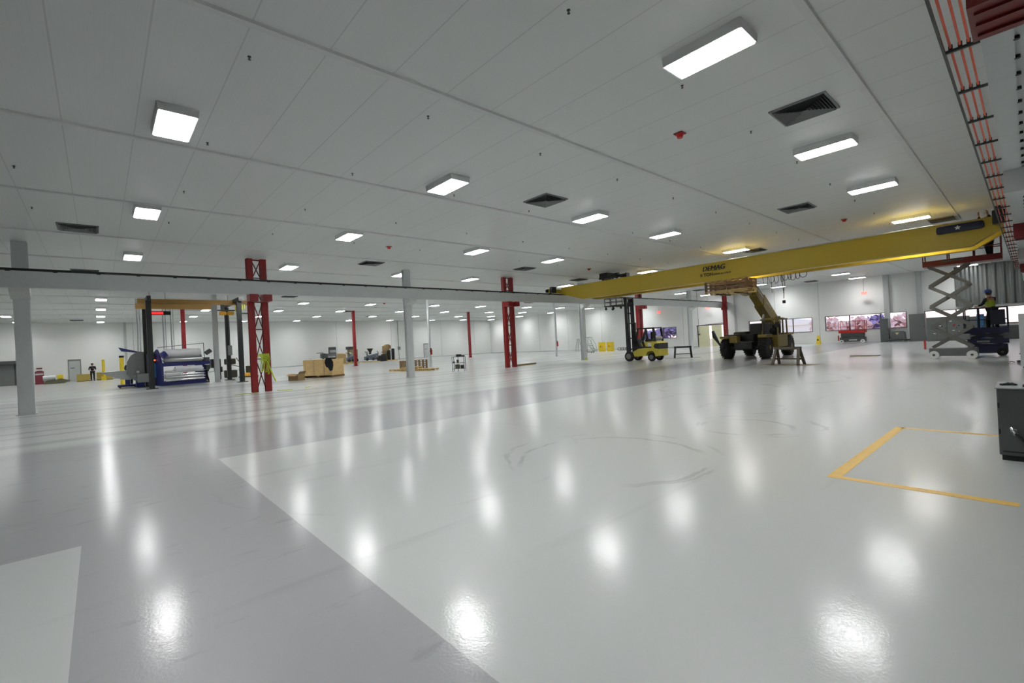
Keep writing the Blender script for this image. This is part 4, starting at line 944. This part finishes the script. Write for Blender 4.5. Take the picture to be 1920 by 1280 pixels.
b = MB(X); b.add([(-.36, -.3, .38), (.36, -.3, .38), (.36, -.5, .3), (-.36, -.5, .3)], [(0,1,2,3)]).add([(.36, -.3, .38), (.36, .3, .38), (.5, .3, .55), (.5, -.3, .55)], [(0,1,2,3)]).add([(-.36, -.3, .38), (-.36, .3, .38), (-.56, .3, .42), (-.56, -.3, .42)], [(0,1,2,3)]); b.build('flap', CARD, t2)
# pallets, low row and stacks
lay = math.atan2(28.2-31.3, 17.2-16.1)
for k, (x, y, z) in enumerate(((16.55, 31.1, 0), (17.0, 29.9, .0), (17.45, 28.7, 0), (18.0, 30.4, .15))):
    pallet(x, y, z, lay, 1.2, 1.0, PALL, ('flat pale pallet at the left end of the low pallet row', 'flat pale pallet behind the grey column foot', 'flat pale pallet at the right end of the low row', 'pale pallet lying on top of the low row')[k], 'loose pallets by the grey column') if k != 3 else pallet(16.95, 30.1, .142, lay, 1.2, 1.0, PALL, 'pale pallet lying on top of the low row', 'loose pallets by the grey column')
def block_stack(x, y, rz, label, grp, n_, W_=.9):
    for k in range(n_):
        z = k*.17
        t3 = thing('hollow_pallet', '%s, %s' % (label, ('lowest layer', 'second layer from the floor', 'third layer from the floor', 'top layer')[k]), 'pallet', (x, y, z), grp); t3.rotation_euler = (0, 0, rz)
        b = MB(); b.box((-W_/2, -.5, 0), (W_/2, .5, .022)); b.box((-W_/2, -.5, .146), (W_/2, .5, .168))
        for q in range(4): u = -W_/2 + q*(W_-.15)/3; b.box((u, -.5, .022), (u+.15, .5, .146))
        o = b.build('frame', PALLB); o.parent = t3
block_stack(18.3, 33.6, -.54, 'brown hollow pallet in the stack left of the grey column', 'brown pallets stacked left', 4, .75)
block_stack(19.35, 32.8, -.54, 'brown hollow pallet in the stack right of the grey column', 'brown pallets stacked right', 4, 1.0)
# wire shelf cart with tools
t2 = thing('shelf_cart', 'black wire shelf cart loaded with tools left of the central red column', 'shelf', (17, 24.3, 0)); X = xform(17.0, 24.2, math.atan2(23.81-24.42, 17.2-16.69))
b = MB(X)
for u in (-.38, .0, .38):
    for v in (-.2, .2): 
        if u == 0 and v > 0: continue
        b.cyl((u, v, 0), (u, v, .95), .016, 6)
b.build('post', DGREY, t2)
for z in (.18, .55, .93): MB(X).box((-.4, -.22, z), (.4, .22, z+.02)).build('shelf', DGREY, t2)
for nm, lab, a, c, m_ in (('power_tool', 'black power tool lying on top of the shelf cart', (-.15, -.1, .952), (.18, .1, 1.1), BLACK), ('cable_bundle', 'dark cable bundle at the right end of the cart top', (.2, -.1, .952), (.38, .12, 1.03), BLACK),
                          ('battery_pack', 'small black pack at the left end of the middle shelf', (-.38, -.1, .572), (-.26, .05, .66), BLACK), ('glass_bottle', 'olive tool case in the centre of the middle shelf', (-.12, -.12, .572), (.0, .06, .76), mat('olive_case', (80, 84, 60), .7)),
                          ('tool_case', 'olive black case on the bottom shelf, left', (-.22, -.15, .202), (.02, .12, .46), MATS['olive_case']), ('parts_bin', 'black bin on the bottom shelf, right', (.12, -.15, .202), (.32, .12, .42), BLACK)):
    q = thing(nm if nm != 'glass_bottle' else 'tool_pouch', lab, 'tool', tuple(X @ Vector(((a[0]+c[0])/2, 0, a[2])))); MB(X).bev(a, c, .03).build('body', m_, q)
# straps on red lattice column
t2 = thing('hanging_straps', 'bright lime webbing straps bundled on the red lattice column', 'strap', (5.55, 23.25, 1.0)); b = MB(); rnd = random.Random(5)
for k in range(7):
    y = 23.3 - .015*k; x = 5.38 + .05*k; b.tube([(x, y, 1.6), (x+.1, y, 1.72), (x+.14, y, 1.5), (x+.05+.03*rnd.random(), y, 1.1), (x+.1, y, .75+.2*rnd.random())], .015)

for k in range(5): b.tube([(5.32+.09*k, 23.2, 1.55+.03*(k % 2)), (5.4+.09*k, 23.16, 1.74), (5.5+.07*k, 23.2, 1.58), (5.42+.06*k, 23.22, 1.4)], .02)
b.tube([(5.7, 23.2, 1.4), (5.85, 23.15, .9), (6.0, 23.1, .45)], .03); b.build('webbing', GREENH, t2)
t2 = thing('lime_rope', 'thin lime rope trailing over the floor around the red lattice column', 'cord', (5.2, 23, 0)); b = MB()
b.tube([(4.3, 22.9, .012), (4.7, 23.1, .012), (5.0, 22.95, .012), (5.2, 23.0, .012)], .014); b.tube([(6.1, 23.3, .012), (6.3, 22.9, .012), (6.6, 22.8, .012)], .014); b.tube([(7.4, 23.4, .012), (7.7, 23.7, .012)], .018); b.build('cord', GREENH, t2)

# ================================================================ GANTRY CRANE, DISPLAY, ROLL MACHINE
gt = thing('gantry_frame', 'freestanding black post frame with ochre bridge beams over the blue machine', 'gantry', (4.6, 36.8, 0))
PX = [(2.3, 35.0), (2.36, 39.3), (6.95, 34.5), (7.1, 39.3)]
for x, y in PX:
    p = MB().box((x-.13, y-.13, 0), (x+.13, y+.13, 5.3)).build('post', BLACK, gt); MB().box((x-.28, y-.28, 0), (x+.28, y+.28, .04)).build('base_plate', BLACK, p)
MB().box((2.22, 34.7, 5.3), (2.42, 39.8, 5.55)).box((6.9, 34.2, 5.3), (7.12, 39.8, 5.55)).build('runway', BLACK, gt)
MB().bar((2.3, 35.05, 5.0), (2.3, 35.9, 5.4), .1, .12).bar((7.0, 34.6, 4.9), (7.0, 35.6, 5.35), .1, .12).bar((6.95, 34.6, 5.3), (7.95, 34.6, 4.9), .06, .06).build('knee_brace', BLACK, gt)
MB().box((1.85, 36.0, 5.2), (7.75, 36.3, 5.5)).build('bridge_beam', OCH, gt)
MB().box((1.72, 35.7, 4.86), (5.6, 35.95, 5.16)).build('bridge_beam', OCH, gt)
h = thing('chain_hoist', 'amber electric chain hoist hanging from the ochre beams', 'hoist', (6.6, 36.3, 4.4))
MB().bev((6.1, 35.9, 4.5), (6.5, 36.2, 4.75), .08).bev((6.55, 35.9, 4.5), (6.95, 36.2, 4.75), .08).build('motor', AMBER, h)
MB().box((6.2, 36.05, 4.75), (6.4, 36.15, 5.2)).box((6.0, 35.95, 4.78), (7.0, 36.15, 4.86)).build('trolley', DGREY, h)
for k in range(5): MB().bev((6.95+.13*k, 35.6, 4.72+.035*k), (7.04+.13*k, 35.72, 5.1+.035*k), .03).build('festoon_loop', mat('pale_yellow_cable', (226, 222, 110), .6), h)
t2 = thing('led_display', 'black display bar with glowing red digits under the ochre beam', 'display', (2.9, 36.9, 4.62))
MB().box((2.1, 36.9, 4.58), (3.55, 37.0, 4.82)).build('housing', BLACK, t2)
MB().cyl((2.5, 36.95, 4.82), (2.5, 36.95, CH), .012, 6).cyl((3.3, 36.95, 4.82), (3.3, 36.95, CH), .012, 6).build('hanger', DGREY, t2)
b = MB()
for k in range(9): x = 2.42 + .085*k; b.box((x, 36.885, 4.63), (x+.06, 36.9, 4.77))
b.build('digits', REDLED, t2)
# roll machine: local frame u along the rolls, facing the camera
mx, my = 4.0, 37.3; ma = math.atan2(37.87-36.61, 5.07-3.01)*.35
X = xform(mx, my, ma)
M_ = thing('roll_machine', 'blue roll machine with white film rolls and polished rollers under the gantry', 'machine', (mx, my, 0))
MB(X).box((-1.2, -.5, .05), (1.25, -.35, .3)).box((-1.2, .9, .05), (1.25, 1.05, .3)).box((-1.2, -.5, .05), (-1.05, 1.05, .3)).box((1.1, -.5, .05), (1.25, 1.05, .3)).build('base_frame', NAVY, M_)
MB(X).prism([(-.5, .3), (1.0, .3), (1.0, 2.2), (.4, 2.4), (.0, 2.1), (-.3, 1.6), (-.5, 1.4)], 'x', -1.2, -1.1).build('side_plate', NAVY, M_)
MB(X).prism([(-.5, .3), (1.0, .3), (1.0, 1.9), (.4, 2.2), (0, 1.9), (-.5, 1.2)], 'x', 1.12, 1.22).build('side_plate', NAVY, M_)
MB(X).box((-1.15, -.56, 1.28), (1.5, -.42, 1.5)).build('cross_beam', NAVY, M_)
for z, r, y, u0, u1, mt, nm in ((2.08, .3, -.1, -.95, 1.05, FILM, 'film_roll'), (1.05, .19, -.55, -.5, 1.0, FILM, 'film_roll'), (1.66, .16, -.45, -1.05, 1.05, STEEL, 'roller'), (.92, .07, -.62, -1.05, 1.08, CHROME, 'roller'), (.72, .07, -.55, -1.05, 1.08, CHROME, 'roller'), (.55, .09, -.6, -1.05, 1.08, STEEL, 'roller'), (.38, .06, -.6, -1.05, 1.08, CHROME, 'roller')):
    MB(X).cyl((u0, y, z), (u1, y, z), r, 20).cyl((u0-.1, y, z), (u1+.1, y, z), r*.3, 8).build(nm, mt, M_)
MB(X).tube([(-1.3, -.2, 2.5), (1.3, -.2, 2.72), (1.3, -.2, 1.5)], .02).build('guard_bar', DGREY, M_)
MB(X).bev((1.2, -.6, 1.5), (1.5, -.2, 1.75), .05).bev((1.25, -.6, .9), (1.5, -.2, 1.25), .05).cyl((1.3, -.5, 2.0), (1.6, -.5, 2.2), .14, 12).build('drive_unit', DGREY, M_)
MB(X).cyl((-1.2, -.55, 1.95), (-.95, -.55, 2.1), .2, 14).build('hub_motor', NAVY, M_)
K_ = thing('machine_console', 'dark blue and teal machine body behind the black gantry posts with orange lamps', 'machine', (2.7, 38, 0))
MB().bev((2.3, 37.6, .1), (2.72, 38.6, 2.15), .06).build('body', NAVYD, K_)
MB().box((2.5, 37.54, .6), (2.72, 37.59, 1.5)).build('teal_panel', TEAL, K_)
MB().bev((1.75, 37.5, .35), (2.4, 37.8, .9), .04).build('drum_housing', MGREY, K_)
for x in (2.38, 2.66): MB().cyl((x, 37.54, 1.72), (x, 37.6, 1.72), .05, 10).build('lamp', mat('orange_lamp', (255, 110, 50), .4, emit=1.5), K_)
G_ = thing('grinder_housing', 'large grey angular machine housing left of the gantry posts', 'machine', (2.1, 39, 0))
MB().prism([(1.3, .9), (1.7, .45), (2.2, .45), (2.2, 2.3), (1.9, 2.35), (1.55, 2.1), (1.35, 1.7)], 'y', 38.9, 39.7).build('housing', MGREY, G_)
MB().prism([(.95, 2.65), (1.9, 2.35), (1.9, 2.27), (1.1, 2.4)], 'y', 39, 39.6).build('lid', NAVY, G_)
MB().bev((1.75, 39.0, .0), (2.2, 39.7, .45), .05).build('base', NAVY, G_)
for x, z in ((1.85, 1.0), (1.75, .75)): MB().cyl((x, 38.8, z), (x, 38.9, z), .09, 12).build('handwheel', CHROME, G_)
T_ = thing('feed_hopper', 'long grey trough hopper on a blue foot left of the machine', 'hopper', (1.2, 40, 0))
MB().prism([(.05, 1.1), (2.0, 1.15), (2.0, .8), (1.5, .5), (1.1, .55), (.3, .9)], 'y', 39.8, 41.0).build('trough', GREYP, T_)
MB().box((1.25, 40.0, .2), (1.5, 40.8, .6)).bev((.85, 39.9, .06), (1.85, 40.9, .2), .04).build('foot', NAVY, T_)
for x in (.95, 1.75): MB().cyl((x, 39.9, .06), (x, 40.0, .06), .06, 10).build('caster', BLACK, T_)
Y_ = thing('yellow_bollard', 'yellow bollard with a black cap behind the trough hopper', 'bollard', (1.25, 45.5, 0)); MB().cyl((1.25, 45.5, 0), (1.25, 45.5, 2.05), .13, 14).build('post', YELB, Y_); MB().cyl((1.25, 45.5, 2.05), (1.25, 45.5, 2.2), .15, 14).build('cap', BLACK, Y_)
Y_ = thing('yellow_bollard', 'tall slim yellow post near the back wall left of the machine', 'bollard', (.3, 63.5, 0)); MB().cyl((.3, 63.5, 0), (.3, 63.5, 2.1), .12, 12).build('post', YELB, Y_); MB().box((.1, 63.3, 0), (.5, 63.7, .4)).build('base', YELB, Y_)
# tool cluster right of machine
q = thing('tool_trolley', 'black equipment trolley left of the white post under the gantry', 'trolley', (6.6, 42, 0))
MB().bev((6.35, 41.6, .9), (7.0, 42.4, 1.6), .1).bev((6.6, 41.6, .55), (7.1, 42.3, 1.0), .1).build('body', BLACK, q); MB().cyl((6.95, 41.8, 0), (6.95, 41.8, .6), .05, 8).cyl((6.7, 42.2, 0), (6.7, 42.2, .6), .05, 8).build('leg', BLACK, q)
q = thing('compressor_cart', 'dark green and orange compressor cart right of the white post', 'machine', (8, 42, 0))
MB().bev((7.3, 41.7, .06), (8.1, 42.5, .65), .08).bev((7.3, 41.6, 1.1), (8.0, 42.3, 1.55), .08).box((7.5, 41.9, .6), (7.6, 42.0, 1.2)).build('body', mat('dark_olive', (58, 58, 40), .7), q)
MB().bev((8.5, 41.8, .1), (9.0, 42.4, .35), .05).build('orange_block', AMBER, q); MB().box((8.3, 41.8, 0), (9.6, 42.5, .08)).bev((8.8, 42.0, .35), (9.2, 42.4, .9), .05).build('tray', MATS['dark_olive'], q)
MB().tube([(7.6, 42, 1.1), (8.6, 42, .8), (8.1, 42, 1.6)], .03).build('hose', DGREY, q)
q = thing('wall_speaker', 'small grey box hanging beside the white post', 'box', (6.95, 38.0, 1.7)); MB().bev((6.85, 37.9, 1.8), (7.1, 38.1, 2.5), .03).cyl((6.97, 38, 2.5), (6.97, 38, CH), .015, 6).build('box', MGREY, q)
# back left goods
for x, l in ((-5.5, 'red and white striped standing post right of the roller door'), (-4.35, 'red and dark standing post right of the leftmost column')):
    q = thing('hose_station', l, 'fire post', (x, 63.8, 0)); MB().bev((x-.3, 63.6, .0), (x+.3, 64.0, 1.25), .05).build('cabinet', mat('maroon', (130, 50, 60), .6), q)
    MB().box((x-.28, 63.58, .9), (x+.28, 63.6, 1.05)).box((x-.28, 63.58, 1.3), (x+.28, 64, 1.45)).build('white_band', WHITE, q); MB().cyl((x, 63.8, 1.25), (x, 63.8, 1.6), .2, 12).build('cap', REDD, q)
q = thing('flat_barge_pallet', 'long dark wrapped load on the floor below the white roll, left', 'load', (-3.3, 62.5, 0)); MB().prism([(-4.0, 0), (-2.6, 0), (-2.1, .22), (-2.8, .42), (-3.9, .3)], 'y', 62.2, 63.2).build('load', mat('khaki', (96, 96, 74), .8), q)
q = thing('paper_roll', 'white roll lying on the dark load near the back wall', 'roll', (-3.6, 62.6, .3)); MB().cyl((-4.05, 62.7, .56), (-3.2, 62.7, .6), .24, 14).build('roll', FILM, q)
q = thing('yellow_bag', 'yellow bag on top of the dark load', 'bag', (-2.9, 62.6, .4)); MB().bev((-3.1, 62.4, .4), (-2.65, 62.9, .85), .12).build('bag', YELB, q)
q = thing('low_crate', 'low yellow-brown crate left of the dark clothed person', 'crate', (-1.2, 64.3, 0)); MB().box((-1.75, 64.0, .05), (-.75, 64.8, .72)).build('crate_body', mat('yellow_ply', (186, 164, 84), .7), q); MB().box((-1.75, 64, 0), (-.75, 64.8, .05)).build('skid', BLACK, q)
q = thing('low_crate', 'low yellow-brown crate right of the dark clothed person', 'crate', (.4, 64.3, 0)); MB().box((-.25, 64.0, .05), (1.0, 64.8, .8)).build('crate_body', MATS['yellow_ply'], q); MB().box((-.25, 64, 0), (1.0, 64.8, .05)).build('skid', BLACK, q)
# hanging ducts/hoses above the machine
for x, y, z0, l in ((2.05, 41.5, 2.3, 'thin vertical pipe dropping to the machine, leftmost'), (3.9, 46, 2.3, 'thin vertical pipe dropping from the ceiling behind the red display'), (4.5, 47, 2.2, 'pale vertical pipe dropping just left of the red far post')):
    q = thing('drop_pipe', l, 'pipe', (x, y, z0), 'drop pipes over the machine'); MB().cyl((x, y, z0), (x, y, CH), .05, 8).cyl((x+.15, y, z0), (x+.15, y, CH), .03, 8).build('pipe', GREYP, q)
# machinery row along the back wall
def skid(x0, x1, y0, y1, q): MB().box((x0, y0, 0), (x1, y1, .12)).build('skid', PALL, q)
BLG = mat('blue_grey', (96, 104, 118), .5); 
q = thing('pump_unit', 'small dark pump unit at the left end of the machinery row', 'machine', (22, 63, 0)); skid(21.2, 22.6, 62.4, 63.6, q)
MB().bev((22.0, 62.6, .9), (22.6, 63.3, 1.55), .1).cyl((22.3, 62.9, .12), (22.3, 62.9, .9), .15, 10).build('motor', DGREY, q); MB().tube([(21.4, 62.8, 1.6), (22.2, 62.8, 1.65), (22.55, 62.8, 1.2), (22.55, 62.8, .3)], .05).bev((21.3, 62.6, .12), (21.8, 63.2, .7), .05).build('pipework', BLG, q)
q = thing('control_desk', 'grey stepped control desk with raised panel in the machinery row', 'machine', (23.4, 63, 0)); skid(22.7, 24.1, 62.4, 63.6, q)
MB().box((22.75, 62.6, .12), (24.0, 63.4, 1.5)).build('desk', MGREY, q); MB().box((23.15, 62.9, 1.5), (24.05, 63.3, 2.35)).build('panel', DGREY, q); MB().box((23.2, 62.88, 1.6), (24.0, 62.9, 1.95)).build('screen', GREYP, q)
q = thing('carton_pallet', 'brown cardboard carton on a pallet right of the stepped control desk', 'carton', (23.6, 60.2, 0)); skid(23.1, 24.15, 59.7, 60.7, q); MB().box((23.15, 59.8, .12), (24.1, 60.6, 1.35)).build('carton', CARD, q); MB().box((23.3, 59.9, 1.35), (23.9, 60.5, 1.45)).build('lid', PALL, q)
def mach(x, y, l, top, seed, hw):
    rnd = random.Random(seed); q = thing('process_machine', l, 'machine', (x, y, 0), 'blue-grey machines in the machinery row'); skid(x-hw, x+hw, y-.6, y+.6, q)
    b = MB(); b.bev((x-hw*.8, y-.4, .3), (x+hw*.75, y+.4, .8), .08); b.build('bed', BLG, q); MB().cyl((x-hw*.75, y-.45, .75), (x+hw*.75, y-.45, 1.05), .17, 10).build('barrel', BLG, q)
    for k in range(6):
        u = rnd.uniform(-.8, .8)*hw; MB().tube([(x+u, y-.4, .5), (x+u+rnd.uniform(-.3,.3), y-.4, 1.2), (x+u+rnd.uniform(-.4,.4), y, 1.5)], .045).build('pipe', STEEL if k % 2 else DGREY, q)
    for k in (-.7, .1, .75): MB().cyl((x+k*hw, y-.5, .42), (x+k*hw, y-.42, .42), .2, 14).build('flywheel', BLACK, q)
    if top: MB().lathe([(.14, 1.1), (.16, 1.4), (.42, 1.85), (.42, 1.9)], (x-.1, y, 0), 'z', 12).build('hopper', BLACK, q)
mach(25.6, 61.6, 'blue-grey piped machine just left of the far red post', False, 3, .75)
mach(28.4, 61.6, 'piped machine with a black hopper on top in the machinery row', True, 4, 1.1)
q = thing('panel_crate', 'tall tan crate behind the far red post with a dark top', 'crate', (26.6, 63.6, 0)); MB().box((26.1, 63.2, .12), (27.2, 64.2, 1.9)).build('crate_body', mat('tan_crate', (150, 136, 96), .7), q); MB().box((25.9, 63.2, 1.9), (27.0, 64.2, 2.3)).build('top_section', DGREY, q); skid(25.9, 27.3, 63.0, 64.2, q)
q = thing('black_bin', 'small black bin right of the hopper machine', 'bin', (29.9, 62.0, 0)); MB().bev((29.62, 61.7, .0), (30.2, 62.3, .85), .05).build('body', BLACK, q)
q = thing('valve_stand', 'dark valve stand left of the tall brown carton', 'machine', (30.6, 62.2, 0)); MB().box((30.35, 61.9, 0), (30.85, 62.5, 1.0)).build('base', BLACK, q); MB().tube([(30.2, 62.0, 1.25), (30.4, 62, 1.4), (30.8, 62, 1.45), (30.8, 62, 1.0)], .05).build('pipework', BLG, q)
q = thing('tall_carton', 'tall brown carton behind the white and black panels at the right end of the row', 'carton', (31.3, 62.9, 0)); skid(30.9, 32.5, 61.5, 63.4, q); MB().prism([(30.95, .12), (32.0, .12), (32.0, 2.2), (31.6, 2.4), (30.95, 2.15)], 'y', 62.6, 63.3).build('carton', CARD, q)
for x, m_, l, w_, h_ in ((31.4, BLACK, 'black panel leaning in front of the tall carton, left', .3, 1.5), (31.66, WHITE, 'white panel leaning in front of the tall carton, left', .12, 1.75), (31.95, BLACK, 'black panel leaning in front of the tall carton, right', .36, 1.75), (32.3, WHITE, 'white panel at the right end of the machinery row', .16, 1.7)):
    q = thing('leaning_panel', l, 'panel', (x, 62.1, .12), 'panels leaning on the tall carton'); MB().box((x-w_/2, 61.95, .12), (x+w_/2, 62.3, h_)).build('panel', m_, q)
